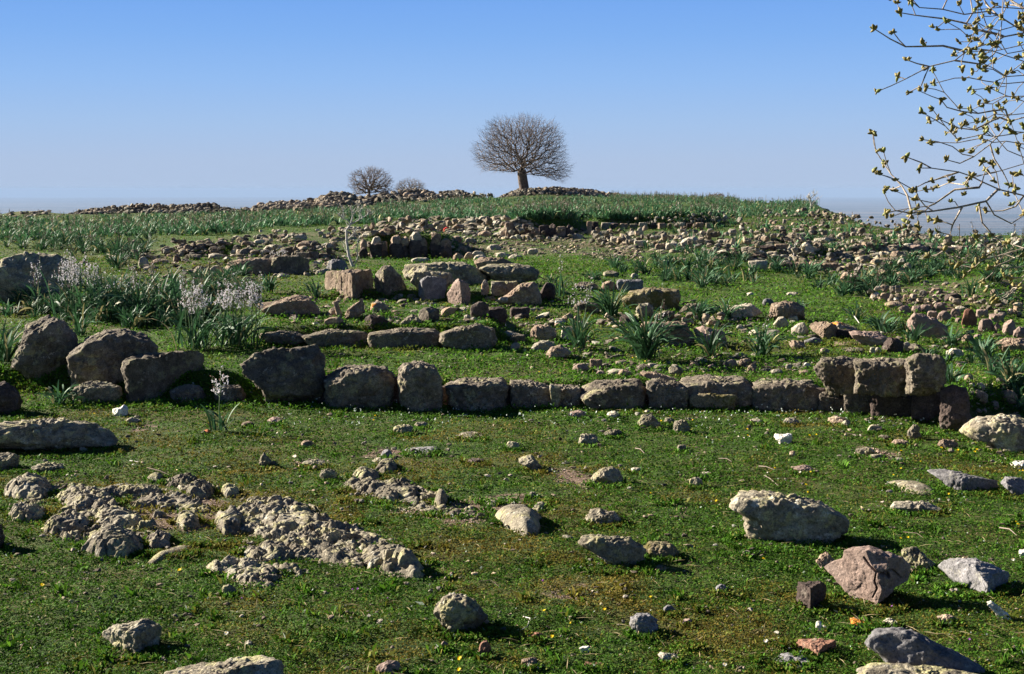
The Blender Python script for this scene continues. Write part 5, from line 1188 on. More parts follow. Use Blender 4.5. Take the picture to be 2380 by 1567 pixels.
def flower_spike(base, H, r, lean, bloom):
    """stalk path and flowers"""
    k = 7
    t = np.linspace(0, 1, k)[:, None]
    top = base + np.array([lean[0], lean[1], H])
    P = base * (1 - t) + top * t + np.concatenate([r.normal(size=(k, 2)) * .004, np.zeros((k, 1))], 1)
    st = [(P, np.linspace(.0045, .0025, k))]
    clusters = []
    nb = r.integers(1, 5) if bloom > .4 else r.integers(0, 3)
    axes = [(P[0] + (P[-1] - P[0]) * .58, P[-1], 34)]
    for _ in range(nb):
        q = P[0] + (P[-1] - P[0]) * r.uniform(.5, .72)
        a = r.uniform(0, 2 * math.pi); e = q + np.array([math.cos(a) * .07, math.sin(a) * .07, H * r.uniform(.14, .24)])
        m_ = (q + e) / 2 + np.array([math.cos(a) * .02, math.sin(a) * .02, -.01])
        st.append((np.array([q, m_, e]), np.array([.003, .0025, .002])))
        axes.append((m_, e, 16))
    for a0, a1, nf in axes:
        fl, fc = [], []
        clusters.append((fl, fc))
        for j in range(nf):
            u = (j + r.random()) / nf
            c = a0 + (a1 - a0) * u
            a = r.uniform(0, 2 * math.pi); rad = .012 + .014 * (1 - u)
            c = c + np.array([math.cos(a) * rad, math.sin(a) * rad, 0])
            open_ = r.random() < bloom * (1.1 - u * .9)
            s = r.uniform(.008, .0125) if open_ else .0055
            colr = (.74, .71, .74) if open_ else (.30, .19, .16)
            for _ in range(3 if open_ else 1):
                n1 = r.normal(size=3); n1 /= np.linalg.norm(n1); n2_ = np.cross(n1, r.normal(size=3)); n2_ /= np.linalg.norm(n2_)
                fl.append([c - n1 * s, c - n2_ * s * .45, c + n1 * s, c + n2_ * s * .45]); fc.append(colr)
    return st, clusters
def asphodel(vx, vy, leaf_px, nst=0, st_px=0, label=None, nl=34, bloom=.6, spreadm=.12, seed=0, group=None, lean=0.0, spread=1.0):
    X, Y, Z = hit(vx, vy)
    m = Y / FPX
    r = np.random.default_rng(3000 + seed)
    root = empty('asphodel', (X, Y, Z))
    tag(root, label, 'plant', group)
    V, F, cc = strap_leaves(nl, leaf_px * m * 1.35, r, wid=.0085, spread=spread)
    V[:, :2] += 0
    if nst > 3:                                                # a wide clump: leaves from several hearts
        sh = r.normal(size=(nl, 2)) * spreadm
        V[:, :2] += np.repeat(sh, len(V) // nl, 0)
    mesh_obj('leaves', V, F, M['asph'], root, smooth=False, attrs={'col': cc})
    for _ in range(nst):
        b = np.array([r.normal() * spreadm, r.normal() * spreadm, 0.0]) if nst > 1 else np.zeros(3)
        st, clusters = flower_spike(b, st_px * m * r.uniform(.82, 1.08), r, (r.normal() * .05 + lean, r.normal() * .05), bloom)
        V, F = tubes(st, 4)
        cc = np.tile([.07, .12, .045, 1.0], (len(V), 1))
        so = mesh_obj('flower_stalk', V, F, M['asph'], root, attrs={'col': cc})
        for fl, fc in clusters:
            V = np.array(fl).reshape(-1, 3); F = np.arange(len(V)).reshape(-1, 4)
            cc = np.repeat(np.concatenate([np.array(fc), np.ones((len(fc), 1))], 1), 4, 0)
            mesh_obj('flower_spike', V, F, M['flower'], so, smooth=False, attrs={'col': cc})
    return root
A_ = asphodel
A_(200, 738, 105, 17, 150, 'largest asphodel clump, crowded with pink-white flower spikes, beside the huge lichen boulder', 90, .9, .16, 1)
A_(295, 745, 95, 9, 135, 'asphodel clump with fading brownish flower spikes between two bigger clumps', 70, .4, .16, 2)
A_(368, 748, 105, 5, 130, 'leafy asphodel clump with few sparse spikes behind the ridged block', 90, .25, .14, 3)
A_(455, 812, 90, 8, 170, 'asphodel with tall pinkish spikes behind the squared block', 46, .75, .07, 4, lean=-.02)
A_(545, 806, 90, 13, 165, 'flowering asphodel clump just left of the inner wall', 80, .85, .10, 5)
A_(510, 1004, 60, 1, 165, 'lone small asphodel with a single flower spike in the turf before the wall', 16, .95, 0, 6)
A_(137, 945, 55, 0, 0, 'ragged dark asphodel tuft below the leaning boulder', 26, 0, 0, 7, spread=1.3)
A_(10, 845, 85, 0, 0, 'asphodel tuft at the photo edge left of the leaning boulder', 50, 0, 0, 8)
A_(182, 782, 70, 0, 0, 'asphodel tuft growing between the leaning boulder and the ridged block', 30, 0, 0, 9)
A_(252, 752, 55, 0, 0, 'small asphodel tuft behind the ridged block', 36, 0, 0, 10)
A_(90, 712, 45, 3, 95, 'thin asphodels with bare dark spikes against the huge lichen boulder', 20, .15, .12, 11)
A_(625, 682, 42, 0, 0, 'asphodel tuft in front of the broad brown slab', 46, 0, 0, 12)
A_(735, 696, 40, 0, 0, 'asphodel tuft left of the squared pink-brown block', 34, 0, 0, 13)
A_(580, 700, 40, 0, 0, 'low asphodel leaves behind the humped dark boulder', 50, 0, 0, 14)
A_(30, 700, 40, 0, 0, 'asphodel leaves at the foot of the huge lichen boulder', 40, 0, 0, 15)
A_(652, 625, 18, 3, 52, 'small flowering asphodel against the black-faced block', 12, .7, .05, 16)
A_(1302, 692, 50, 1, 105, 'lone asphodel with forked bare spike behind the pear-shaped boulder', 16, .25, 0, 17, spread=.6)
A_(1345, 812, 85, 2, 185, 'asphodel with two tall spikes beside the pale cube stone', 44, .45, .04, 18)
A_(1420, 742, 75, 0, 0, 'dense asphodel tuft left of the big mossy block', 70, 0, 0, 19, spread=.8)
A_(1500, 838, 110, 2, 140, 'largest strap-leaved asphodel tuft in front of the tilted brown slab', 110, .15, .08, 20)
A_(1652, 830, 75, 1, 90, 'open asphodel tuft in front of the split pinkish block', 30, .1, .02, 21, spread=1.2)
A_(1768, 828, 70, 1, 100, 'asphodel tuft with one dry spike left of the diamond-shaped stone', 46, .15, .02, 22)
A_(1620, 748, 50, 0, 0, 'asphodel tuft beside the big mossy block, on its meadow side', 44, 0, 0, 23)
A_(1690, 745, 45, 0, 0, 'asphodel tuft between the big mossy block and the wedge-shaped slab', 40, 0, 0, 24)
A_(1856, 722, 26, 0, 0, 'yellowing tuft of grass-like leaves in the green enclosure', 26, 0, 0, 25)
for k, (x, y, h, lab) in enumerate([(1282, 660, 22, 'small asphodel tuft in the bright meadow near the overhanging slab'), (2212, 808, 45, 'dark asphodel tuft below the largest pinkish slab'), (2290, 842, 50, 'asphodel tuft to the near side of the large tan edge boulder'),
                                     (2345, 905, 55, 'asphodel tuft at the photo edge beyond the wall corner'), (2204, 895, 45, 'thin asphodel tuft hugging the highest corner block'), (1990, 745, 36, 'asphodel tuft sprouting behind the orange-spotted slab'), (2045, 770, 40, 'asphodel tuft behind the purplish slab'),
                                     (1735, 656, 30, 'asphodel tuft in front of the pale meadow block'), (1630, 672, 30, 'first asphodel tuft of the row on the meadow rim'), (1650, 660, 30, 'second asphodel tuft of the row on the meadow rim'), (1600, 655, 28, 'dark asphodel tuft on the meadow rim by small pale stones'), (1380, 655, 26, 'asphodel tuft behind the brownish hump'),
                                     (1900, 672, 28, 'asphodel tuft right of the flat meadow stone'), (1930, 665, 30, 'bushy asphodel tuft at the foot of the far rubble'), (1955, 690, 30, 'asphodel tuft at the near end of the dark green bank'), (1880, 650, 24, 'little asphodel tuft under the far block wall'), (2255, 690, 40, 'asphodel tuft behind the round-stone wall'), (2330, 712, 36, 'asphodel tuft at the photo edge behind the round-stone wall'),
                                     (1500, 640, 24, 'asphodel tuft beside a small pale meadow stone'), (1545, 650, 26, 'asphodel tuft near the rough block'), (1700, 625, 22, 'far asphodel tuft left of the pale meadow block'), (1570, 545, 16, 'distant asphodel tuft among pale rubble'), (2110, 655, 30, 'asphodel tuft at the end of the dark green bank'), (2180, 775, 30, 'short asphodel tuft against the largest pinkish slab')]):
    A_(x, y, h, 0, 0, lab, 30, 0, 0, 50 + k)

# drifts of asphodel too many to count
def drift(poly, n, seed, name, label, Lm=.34, stalk=.35, seg=3, nl=9, clump=.3, lo=.6):
    r = np.random.default_rng(seed)
    P0 = np.array(poly, float); q = []
    while len(q) < n:
        x = r.uniform(P0[:, 0].min(), P0[:, 0].max(), n); y = r.uniform(P0[:, 1].min(), P0[:, 1].max(), n)
        m = inpoly(x, y, poly) & (n2(x, y * 5, 70, seed, 2) > r.uniform(-1, 1, n) * (1 - clump) - .1)
        q += list(zip(x[m], y[m]))
    q = np.array(q[:n]); P, ok = hits(q[:, 0], q[:, 1]); P = P[ok]
    VV, FF, CC, b = [], [], [], 0
    pool = []
    for k in range(16):
        V, F, cc = strap_leaves(nl, Lm, r, wid=.016 if seg == 3 else .0085, segs=seg)
        if seg > 3: V2, F2, c2 = strap_leaves(nl, Lm, r, wid=.0085, segs=seg); F = np.concatenate([F, F2 + len(V)]); V = np.concatenate([V, V2]); cc = np.concatenate([cc, c2])
        n0 = len(V)
        if r.random() < stalk:
            for _ in range(r.integers(1, 3)):
                H = r.uniform(.25, .48); bx = r.normal(size=2) * .05; tx = bx + r.normal(size=2) * .06
                w = .0055
                for dx_, dy_ in ((w, 0), (0, w)):
                    V = np.concatenate([V, [[bx[0] - dx_, bx[1] - dy_, 0], [bx[0] + dx_, bx[1] + dy_, 0], [tx[0] + dx_, tx[1] + dy_, H], [tx[0] - dx_, tx[1] - dy_, H]]])
                    F = np.concatenate([F, [[len(V) - 4, len(V) - 3, len(V) - 2, len(V) - 1]]])
                    cc = np.concatenate([cc, np.tile([.10, .095, .055, 1], (4, 1))])
                for _f in range(5):
                    c = np.array([tx[0], tx[1], H]) * 1 + (np.array([bx[0], bx[1], 0]) - [tx[0], tx[1], H]) * r.uniform(0, .4) + r.normal(size=3) * .02
                    e = r.normal(size=(2, 3)) * .011
                    V = np.concatenate([V, [c - e[0], c - e[1], c + e[0], c + e[1]]]); F = np.concatenate([F, [[len(V) - 4, len(V) - 3, len(V) - 2, len(V) - 1]]])
                    cc = np.concatenate([cc, np.tile([.19, .155, .13, 1], (4, 1))])
        pool.append((V, F, cc))
    for p in P:
        V, F, cc = pool[r.integers(0, 16)]
        a = r.uniform(0, 6.28); c_, s_ = math.cos(a), math.sin(a); s = r.uniform(lo, 1.25)
        VV.append(np.stack([(V[:, 0] * c_ - V[:, 1] * s_) * s, (V[:, 0] * s_ + V[:, 1] * c_) * s, V[:, 2] * s], 1) + p)
        FF.append(F + b); b += len(V)
        cc = cc.copy(); cc[:, :3] *= r.uniform(1.1, 2.0) if seg == 3 else r.uniform(.7, 1.3); CC.append(cc)
    tag(mesh_obj(name, np.concatenate(VV), np.concatenate(FF), M['asph'], smooth=False, attrs={'col': np.concatenate(CC)}), label, 'plants', kind='stuff')
drift([(0, 512), (300, 505), (620, 492), (880, 484), (880, 522), (640, 530), (560, 545), (300, 552), (0, 562)], 1500, 1, 'asphodel_drift', 'drift of asphodel across the left meadow', stalk=.35, Lm=.27)
drift([(880, 470), (1150, 462), (1450, 456), (1850, 466), (1900, 486), (1880, 506), (1400, 512), (1150, 512), (960, 512), (860, 512)], 2700, 2, 'asphodel_drift', 'drift of asphodel over the hill below the great tree', stalk=.5, Lm=.28)
drift([(1420, 448), (1880, 464), (1900, 476), (1420, 470)], 900, 3, 'asphodel_drift', 'brown-stalked asphodel on the crest of the hill', stalk=1.0, Lm=.3)
drift([(1960, 650), (2110, 600), (2379, 590), (2379, 662), (2150, 652), (2030, 690), (1960, 690)], 110, 4, 'asphodel_drift', 'dark green bank of asphodel before the far rubble', nl=16, seg=4, stalk=.15, Lm=.22)
drift([(1420, 600), (1680, 600), (1960, 640), (1700, 668), (1560, 660), (1430, 640)], 75, 5, 'asphodel_drift', 'asphodels on the rim of the green enclosure', nl=14, seg=4, stalk=.1, lo=.4, Lm=.26)
drift([(1400, 520), (1900, 515), (2379, 548), (2379, 600), (1900, 590), (1500, 590)], 150, 6, 'asphodel_drift', 'asphodels growing through the far rubble field', nl=10, stalk=.5, lo=.4, Lm=.24)
drift([(2000, 720), (2100, 740), (2110, 790), (2379, 830), (2379, 990), (2210, 860), (2050, 790)], 22, 7, 'asphodel_drift', 'short asphodel leaves behind the wall corner', nl=12, seg=4, stalk=.1, Lm=.2, lo=.5)
drift([(0, 560), (380, 555), (300, 640), (190, 610), (0, 580)], 60, 8, 'asphodel_drift', 'scattered asphodels in the left pasture', nl=14, seg=4, stalk=.3, lo=.5)
drift([(0, 690), (160, 690), (560, 640), (600, 700), (420, 770), (170, 760), (0, 740)], 150, 9, 'asphodel_drift', 'low asphodel leaves round the flowering clumps', nl=16, seg=5, stalk=.25, Lm=.26, lo=.5)

# little flowers in the turf
def flower_proto(name, colr, rad, npet, h, centre=None):
    o = empty(name, (0, 0, 0))
    V, F = tubes([(np.array([[0, 0, 0], [.004, 0, h * .5], [0, 0, h]]), np.array([.0012, .0012, .0012]))], 4)
    mesh_obj('stem', V, F, M['asph'], o, attrs={'col': np.tile([.08, .13, .03, 1.0], (len(V), 1))})
    fv, ff = [], []
    for ring, (rr_, zz, k) in enumerate([(rad, h, npet), (rad * .65, h + .0025, npet), (rad * .35, h + .0045, npet - 2)]):
        for j in range(k):
            a = 2 * math.pi * (j + ring * .5) / k; w = math.pi / k * 1.1
            ff.append([len(fv) + i_ for i_ in range(4)])
            fv += [(0, 0, zz), (math.cos(a - w) * rr_ * .7, math.sin(a - w) * rr_ * .7, zz + .002), (math.cos(a) * rr_, math.sin(a) * rr_, zz + .004), (math.cos(a + w) * rr_ * .7, math.sin(a + w) * rr_ * .7, zz + .002)]
    cc = np.tile(list(colr) + [1.0], (len(fv), 1))
    if centre: cc[npet * 8:, :3] = centre
    mesh_obj('petals', np.array(fv), np.array(ff), M['flower'], o, smooth=False, attrs={'col': cc})
    return o
YEL = [(100, 1371), (420, 1338), (870, 972), (867, 981), (1070, 1568), (1073, 1541), (1268, 1430), (1328, 1456), (1283, 1490), (1404, 1428), (1512, 1398), (1770, 1308), (1510, 1152), (1735, 1003), (1895, 1018), (1735, 1019), (1795, 1095), (1882, 1104), (1870, 1133), (1873, 1151),
       (2075, 1109), (2093, 1096), (2136, 1077), (2184, 1049), (2224, 1054), (2268, 1050), (2089, 1056), (2262, 1058), (2205, 1155), (2357, 1219), (2361, 1227), (2091, 1256), (2367, 1100), (2376, 1102), (2346, 1074), (219, 966), (158, 921), (284, 928), (1610, 980), (1555, 971), (1536, 983),
       (1254, 868), (1300, 872), (1470, 834), (1500, 843), (1880, 1016), (1665, 1172), (2108, 1258), (2047, 1262)]
WHT = [(1653, 1028), (1715, 1022), (1728, 1023), (1742, 1020), (1784, 1104), (1908, 1469), (1780, 1505), (1682, 1556), (2333, 1072), (1860, 1105), (530, 1481), (2352, 1313), (2125, 1146), (1345, 898), (645, 1012)]
PUR = [(900, 1255 + 140), (818, 1548 - 170), (833, 1556 - 180), (560, 1398), (1256, 1357), (2075, 1418), (2250, 1500)]
_fp = {}
for nm, lst, colr, rad, npet, h, cen, lab, grp in [('yellow_flower', YEL, (.85, .66, .02), .0115, 11, .03, None, 'small yellow dandelion-like flower standing in the turf', 'yellow flowers in the turf'),
                                                   ('daisy', WHT, (.85, .83, .78), .0105, 10, .03, (.8, .6, .1), 'small white daisy standing in the turf', 'white daisies in the turf'),
                                                   ('purple_flower', PUR, (.45, .15, .5), .007, 6, .025, None, 'tiny purple flower in the turf', 'purple flowers in the turf')]:
    pr = flower_proto(nm, colr, rad, npet, h, cen)
    for k, (x, y) in enumerate(lst):
        o = pr if k == 0 else copy_tree(pr)
        X, Y, Z = hit(x, y + 3)
        o.location = (X, Y, Z + .006); o.rotation_euler = (.45 + rng.normal() * .2, rng.normal() * .25, 0)
        s = rng.uniform(.55, .95); o.scale = (s, s, s)
        tag(o, lab, 'flower', grp)
# tiny clover-like plants with pale heads at the foot of the wall
pts, ok = hits(rng.uniform(620, 2200, 420), rng.uniform(938, 1000, 420)); pts = pts[ok]
n = len(pts); c = pts + np.stack([np.zeros(n), np.zeros(n), rng.uniform(.01, .06, n)], 1)
e1 = rng.normal(size=(n, 3)) * .004; e2 = rng.normal(size=(n, 3)) * .004
V = np.stack([c - e1, c - e2, c + e1, c + e2], 1).reshape(-1, 3)
tag(mesh_obj('white_blossom', V, np.arange(4 * n).reshape(-1, 4), M['flower'], smooth=False, attrs={'col': np.tile([.6, .68, .62, 1.0], (4 * n, 1))}), 'tiny pale blossoms along the foot of the wall', 'blossom', kind='stuff')

# sticks, bones and other small things
def stick(pts, rad, mat, label, lift=.012, name='twig', cat='twig'):
    q = []
    for k, (x, y) in enumerate(pts):
        X, Y, Z = hit(x, y); q.append((X, Y, Z + lift + .01 * (k % 2)))
    if name == 'twig': rad *= .6
    q = np.array(q); o0 = q[0].copy()
    V, F = tubes([(q - o0, np.linspace(rad, rad * .6, len(q)))], 6)
    o = mesh_obj(name, V, F, M[mat]); o.location = tuple(o0); tag(o, label, cat)
    return o
stick([(2160, 1158 - 20), (2161, 1080)], .002, 'bark_dark', 'thin dark stem rising beside the bluish slab')
stick([(343, 1092), (372, 1103), (400, 1112)], .006, 'bark_dark', 'dark curved twig above the bare soil patch')
stick([(302, 1075), (322, 1082)], .005, 'bark_white', 'short whitish twig in the turf above the knobbly outcrop')
stick([(1215, 1440), (1232, 1450), (1225, 1463), (1212, 1477)], .004, 'bark_white', 'bleached hooked twig right of the round yellow boulder')
stick([(1232, 1450), (1246, 1447)], .003, 'bark_white', 'short bleached side twig touching the hooked twig')
stick([(1476, 1046), (1488, 1052), (1497, 1058)], .005, 'twig_grey', 'small pale twig below the squat lichen stone')
stick([(1112, 1358), (1140, 1360), (1160, 1370)], .003, 'bark_dark', 'thin dark twig above the round yellow boulder')
stick([(1763, 1088), (1780, 1093), (1800, 1097)], .005, 'twig_grey', 'straight pale twig above the great yellow boulder')
stick([(1779, 1112), (1790, 1122), (1808, 1134)], .004, 'twig_grey', 'kinked pale twig just above the great yellow boulder')
stick([(1670, 1070), (1688, 1074), (1702, 1079)], .004, 'twig_grey', 'faint grey twig in mid turf')
stick([(2098, 1242), (2130, 1250), (2148, 1258)], .003, 'bark_dark', 'fine dark twig right of the great yellow boulder')
stick([(2322, 1232), (2345, 1240), (2362, 1250)], .006, 'twig_grey', 'forked grey twig near the photo edge')
stick([(1062, 972), (1086, 970)], .007, 'bark_white', 'white straight bone-like chip in the turf before the round-headed block')
stick([(2000, 1018), (1940, 1008)], .004, 'bark_dark', 'long dark stick at the edge of the corner shadow')
stick([(1984, 745), (1996, 765)], .010, 'bark_white', 'pale pole lying against the purplish slab', .05)
Rk([(2293, 1400), (2300, 1394), (2325, 1410), (2353, 1430), (2348, 1438), (2325, 1430)], 'white', 's', 'bone', 'weathered white bone-shaped piece lying below the violet-grey rock', None, dep=.3)
Rk((474, 998, 490, 1008), 'orange', 's', 'clay_shard', 'orange clay shard beside the lone small asphodel', None)
REG[-1][0].data.materials[0] = M['tile']
Rk((1030, 528, 1046, 540), 'red', 'b', 'red_cloth', 'red cloth lying on the middle rubble', None, cat='cloth'); REG[-1][0].data.materials[0] = M['cloth_red']
Rk((1408, 516, 1432, 522), 'grey', 's', 'blue_sheet', 'small blue sheet on the far terrace wall', None, cat='sheet', bury=False); REG[-1][0].data.materials[0] = M['cloth_blue']

# ------------------------------------------------------------------ trees
def grow(root_nodes, pts, bf=.35):
    """attach each point to the tree; returns nodes, parents"""
    nodes = [np.array(p, float) for p in root_nodes]; par = [-1] + list(range(len(root_nodes) - 1))
    pl = [0.0]
    for k in range(1, len(nodes)): pl.append(pl[-1] * 0)
    o = nodes[-1]
    pts = pts[np.argsort(np.linalg.norm(pts - o, axis=1))]
    N_ = np.zeros((len(nodes) + len(pts), 3)); L_ = np.zeros(len(N_))
    N_[:len(nodes)] = nodes; c = len(nodes)
    first = max(0, c - 3)
    for p in pts:
        d = np.linalg.norm(N_[first:c] - p, axis=1)
        j = first + int(np.argmin(d + bf * L_[first:c]))
        N_[c] = p; L_[c] = L_[j] + np.linalg.norm(N_[j] - p); par.append(j); c += 1
    return N_[:c], np.array(par)
def tree_mesh(nodes, par, rtip, expo=2.3, sides=4, rmax=None, wig=0.0, seed=0, keep=None):
    r = np.random.default_rng(seed)
    n = len(nodes); w = np.zeros(n); ch = [[] for _ in range(n)]
    for i in range(n - 1, 0, -1): ch[par[i]].append(i)
    w = np.full(n, rtip ** expo)
    for i in range(n - 1, 0, -1):
        w[par[i]] += w[i]
    # parents always precede children, so the sweep above is a pipe model
    R = w ** (1 / expo)
    if rmax: R = np.minimum(R, rmax)
    paths = []
    done = np.zeros(n, bool)
    for s in range(n):
        kids = ch[s] if s else ch[0]
        for idx, k in enumerate(sorted(kids, key=lambda q: -R[q])):
            if idx == 0 and s != 0: continue                # continues its parent's path
            path = [s, k]; c = k
            while ch[c]:
                c = max(ch[c], key=lambda q: R[q]); path.append(c)
            paths.append(path)
    out = []
    for path in paths:
        P = nodes[path]; rad = R[path].copy()
        rad[0] = min(rad[0], rad[1] * 1.15); rad[-1] *= .5
        if wig and len(P) > 1:
            Q = [P[0]]; RR = [rad[0]]
            for a, b, ra, rb in zip(P[:-1], P[1:], rad[:-1], rad[1:]):
                L = np.linalg.norm(b - a)
                Q += [a + (b - a) * .5 + r.normal(size=3) * wig * L, b]; RR += [(ra + rb) / 2, rb]
            P, rad = np.array(Q), np.array(RR)
        out.append((P, rad))
    return out
def bare_tree(vx, vy_base, Yd, env, fork, trunk_px, npts, rtip, label, ref_h=None, name='bare_tree', group=None, bf=.35, seed=0, depthk=.9, matb='bark_dark', matt='twig_grey', hollow=.25):
    r = np.random.default_rng(seed)
    a, b = ray(vx, vy_base); X0 = float(a * Yd); Z0_ = float(height(np.array([X0]), np.array([Yd]))[0])
    m = Yd / FPX
    zb = CAM_H + float(b) * Yd
    def loc(px, py): return np.array([(px - vx) * m, 0.0, -(py - vy_base) * m + (zb - Z0_)])
    root = empty(name, (X0, Yd, Z0_)); tag(root, label, 'tree', group)
    E = np.array(env, float); cxm = E[:, 0].mean(); cym = E[:, 1].mean()
    q = []
    hw = np.ptp(E[:, 0]) / 2
    while len(q) < npts:
        x = r.uniform(E[:, 0].min(), E[:, 0].max(), npts); y = r.uniform(E[:, 1].min(), E[:, 1].max(), npts)
        s = r.uniform(-1, 1, npts)
        rr_ = np.sqrt(np.clip(1 - s * s, 0, 1))
        xx = fork[0] + (x - fork[0]) * 1.0; ins = inpoly(fork[0] + (x - fork[0]) / np.maximum(rr_, .3), fork[1] + (y - fork[1]) / np.maximum(rr_, .3), env)
        d = np.hypot(x - fork[0], y - fork[1]) / hw
        ins &= (r.random(npts) < hollow + d) & (vnoise(np.stack([x / (hw * .28), y / (hw * .28), s * 2.5], 1), seed) > -.42)
        for xi, yi, si in zip(x[ins], y[ins], s[ins]): q.append(loc(xi, yi) + np.array([0, si * hw * m * depthk, 0]))
    q = np.array(q[:npts])
    q += r.normal(size=q.shape) * .02 * hw * m
    f = loc(*fork)
    tr = [np.array([0, 0, -.15]), f * .35 + np.array([.01, 0, 0]), f * .7, f]
    nodes, par = grow(tr, q, bf)
    paths = tree_mesh(nodes, par, rtip, 2.7, wig=.08, seed=seed, rmax=trunk_px * m * .42)
    has = np.zeros(len(nodes), bool); has[par[1:]] = True
    for i_ in np.where(~has)[0]:
        dd = nodes[i_] - nodes[par[i_]]; dd /= max(np.linalg.norm(dd), 1e-6); ra_ = nodes[i_] - f; ra_ /= max(np.linalg.norm(ra_), 1e-6)
        for _ in range(2):
            v_ = dd * .7 + ra_ * .6 + r.normal(size=3) * .35; v_ /= np.linalg.norm(v_); l_ = r.uniform(.05, .13) * hw * m
            paths.append((np.array([nodes[i_], nodes[i_] + v_ * l_ * .5 + r.normal(size=3) * .05 * l_, nodes[i_] + v_ * l_]), np.array([rtip * .8, rtip * .6, rtip * .4])))
    big = [p for p in paths if p[1].max() > rtip * 3.5]; small = [p for p in paths if p[1].max() <= rtip * 3.5]
    tw = trunk_px * m / 2
    tp = [(np.array([[0, 0, -.3], [0, 0, .1 * f[2]], f * .5, f * .85, f * 1.0]), np.array([tw * 1.35, tw * 1.1, tw * .95, tw * 1.0, tw * .8]))]
    V, F = tubes(tp, 10); V += (fbm(V * 3.0 / max(tw * 4, .1), 2, 3) * tw * .25)[:, None]
    mesh_obj('trunk', V, F, M[matb], root)
    if big: V, F = tubes(big, 5); mesh_obj('branches', V, F, M[matb], root)
    V, F = tubes(small, 3); mesh_obj('twigs', V, F, M[matt], root)
    return root
bare_tree(1218, 450, 118, [(1098, 352), (1100, 338), (1116, 330), (1114, 308), (1136, 286), (1165, 276), (1190, 278), (1205, 272), (1250, 275), (1268, 288), (1285, 284), (1306, 310), (1310, 335), (1312, 365), (1328, 392), (1322, 408), (1310, 424), (1285, 416), (1245, 408), (1205, 408), (1165, 398), (1130, 400), (1112, 386), (1104, 368)],
          (1212, 396), 22, 8500, .0065, 'great leafless round-crowned tree standing alone on the hilltop', seed=5, name='bare_tree')
bare_tree(858, 466, 96, [(806, 432), (812, 408), (835, 393), (862, 388), (892, 395), (912, 415), (916, 440), (900, 455), (862, 450), (820, 455)], (858, 440), 7, 2200, .0068, 'smaller leafless tree behind the stone heaps, nearer one of the pair', seed=6)
bare_tree(952, 452, 125, [(916, 440), (922, 425), (945, 414), (972, 416), (990, 432), (992, 447), (955, 446), (920, 450)], (952, 447), 5, 1100, .0075, 'faint low bare tree behind the stone heaps, farther one of the pair', seed=7)
bare_tree(1658, 462, 150, [(1640, 458), (1648, 449), (1665, 447), (1682, 452), (1688, 459)], (1660, 459), 3, 160, .015, 'top of a bush barely showing over the hill crest', seed=8, name='bare_bush')
def traced(name, label, Yd, base, lines, r0, mat, cat='tree', wig=.01, twigs=0, seed=0):
    """a small bare tree from its limbs as seen, with depth of its own"""
    r = np.random.default_rng(seed)
    a, b = ray(*base); X0 = float(a * Yd); Z0_ = float(height(np.array([X0]), np.array([Yd]))[0])
    root = empty(name, (X0, Yd, Z0_)); tag(root, label, cat)
    m = Yd / FPX; ends = {}
    P_ = []
    for k, (ln, ra, rb) in enumerate(lines):
        L = []
        s = r.uniform(-.35, .35)
        y_off = ends.get(ln[0], 0.0)
        for i, (px, py) in enumerate(ln):
            if i: y_off += s * math.hypot(px - ln[i - 1][0], py - ln[i - 1][1]) * m
            ends[(px, py)] = y_off
            L.append(((px - base[0]) * m, y_off, -(py - base[1]) * m))
        L = np.array(L)
        if k == 0: L[0, 2] -= .06
        P_.append((L, np.linspace(ra, rb, len(L))))
        for _ in range(twigs):
            t = r.uniform(.4, 1); i = min(int(t * (len(L) - 1)), len(L) - 2); p = L[i] + (L[i + 1] - L[i]) * (t * (len(L) - 1) - i)
            d = r.normal(size=3); d[2] = abs(d[2]) + .4; d /= np.linalg.norm(d); l_ = r.uniform(5, 16) * m
            P_.append((np.array([p, p + d * l_ * .5 + r.normal(size=3) * .1 * l_, p + d * l_]), np.array([rb, rb * .8, rb * .5])))
    V, F = tubes(P_[:1], 7); mesh_obj('trunk', V, F, M[mat], root)
    V, F = tubes(P_[1:], 5); mesh_obj('branches', V, F, M[mat], root)
    return root
X_, Ysap, Z_ = hit(823, 620)
traced('dead_sapling', 'bleached white leafless sapling in front of the dark ruin wall', Ysap, (823, 620),
       [([(823, 620), (811, 596), (806, 562), (806, 535), (816, 522), (821, 501), (816, 481)], 0.0257, 0.0090), ([(806, 535), (816, 522), (836, 512), (855, 500), (863, 486)], 0.0135, 0.0060), ([(816, 522), (808, 512), (794, 506), (788, 496)], 0.0121, 0.0060),
        ([(823, 620), (832, 598), (831, 580), (834, 560), (840, 548)], 0.0121, 0.0060), ([(821, 501), (832, 488), (834, 475)], 0.0081, 0.0045), ([(836, 512), (838, 495), (846, 480)], 0.0081, 0.0045), ([(794, 506), (800, 492), (796, 482)], 0.0068, 0.0045), ([(806, 562), (820, 545), (830, 530)], 0.0095, 0.0045),
        ([(855, 500), (868, 496)], 0.0054, 0.0030), ([(811, 596), (800, 575), (798, 560)], 0.0068, 0.0030)], .01, 'bark_white', twigs=9, seed=1)
X_, Yb, Z_ = hit(1884, 490)
traced('dead_sapling', 'small whitish bare tree on the brow where the hill drops away', min(Yb, 75), (1882, 490),
       [([(1882, 490), (1884, 476), (1880, 464), (1876, 455)], .05, .02), ([(1880, 464), (1890, 456), (1898, 448)], .025, .01), ([(1884, 476), (1893, 468), (1902, 462)], .02, .01), ([(1880, 464), (1872, 458)], .02, .01), ([(1890, 456), (1888, 446)], .012, .008)], .01, 'bark_white', twigs=7, seed=2)
X_, Yb, Z_ = hit(1843, 608)
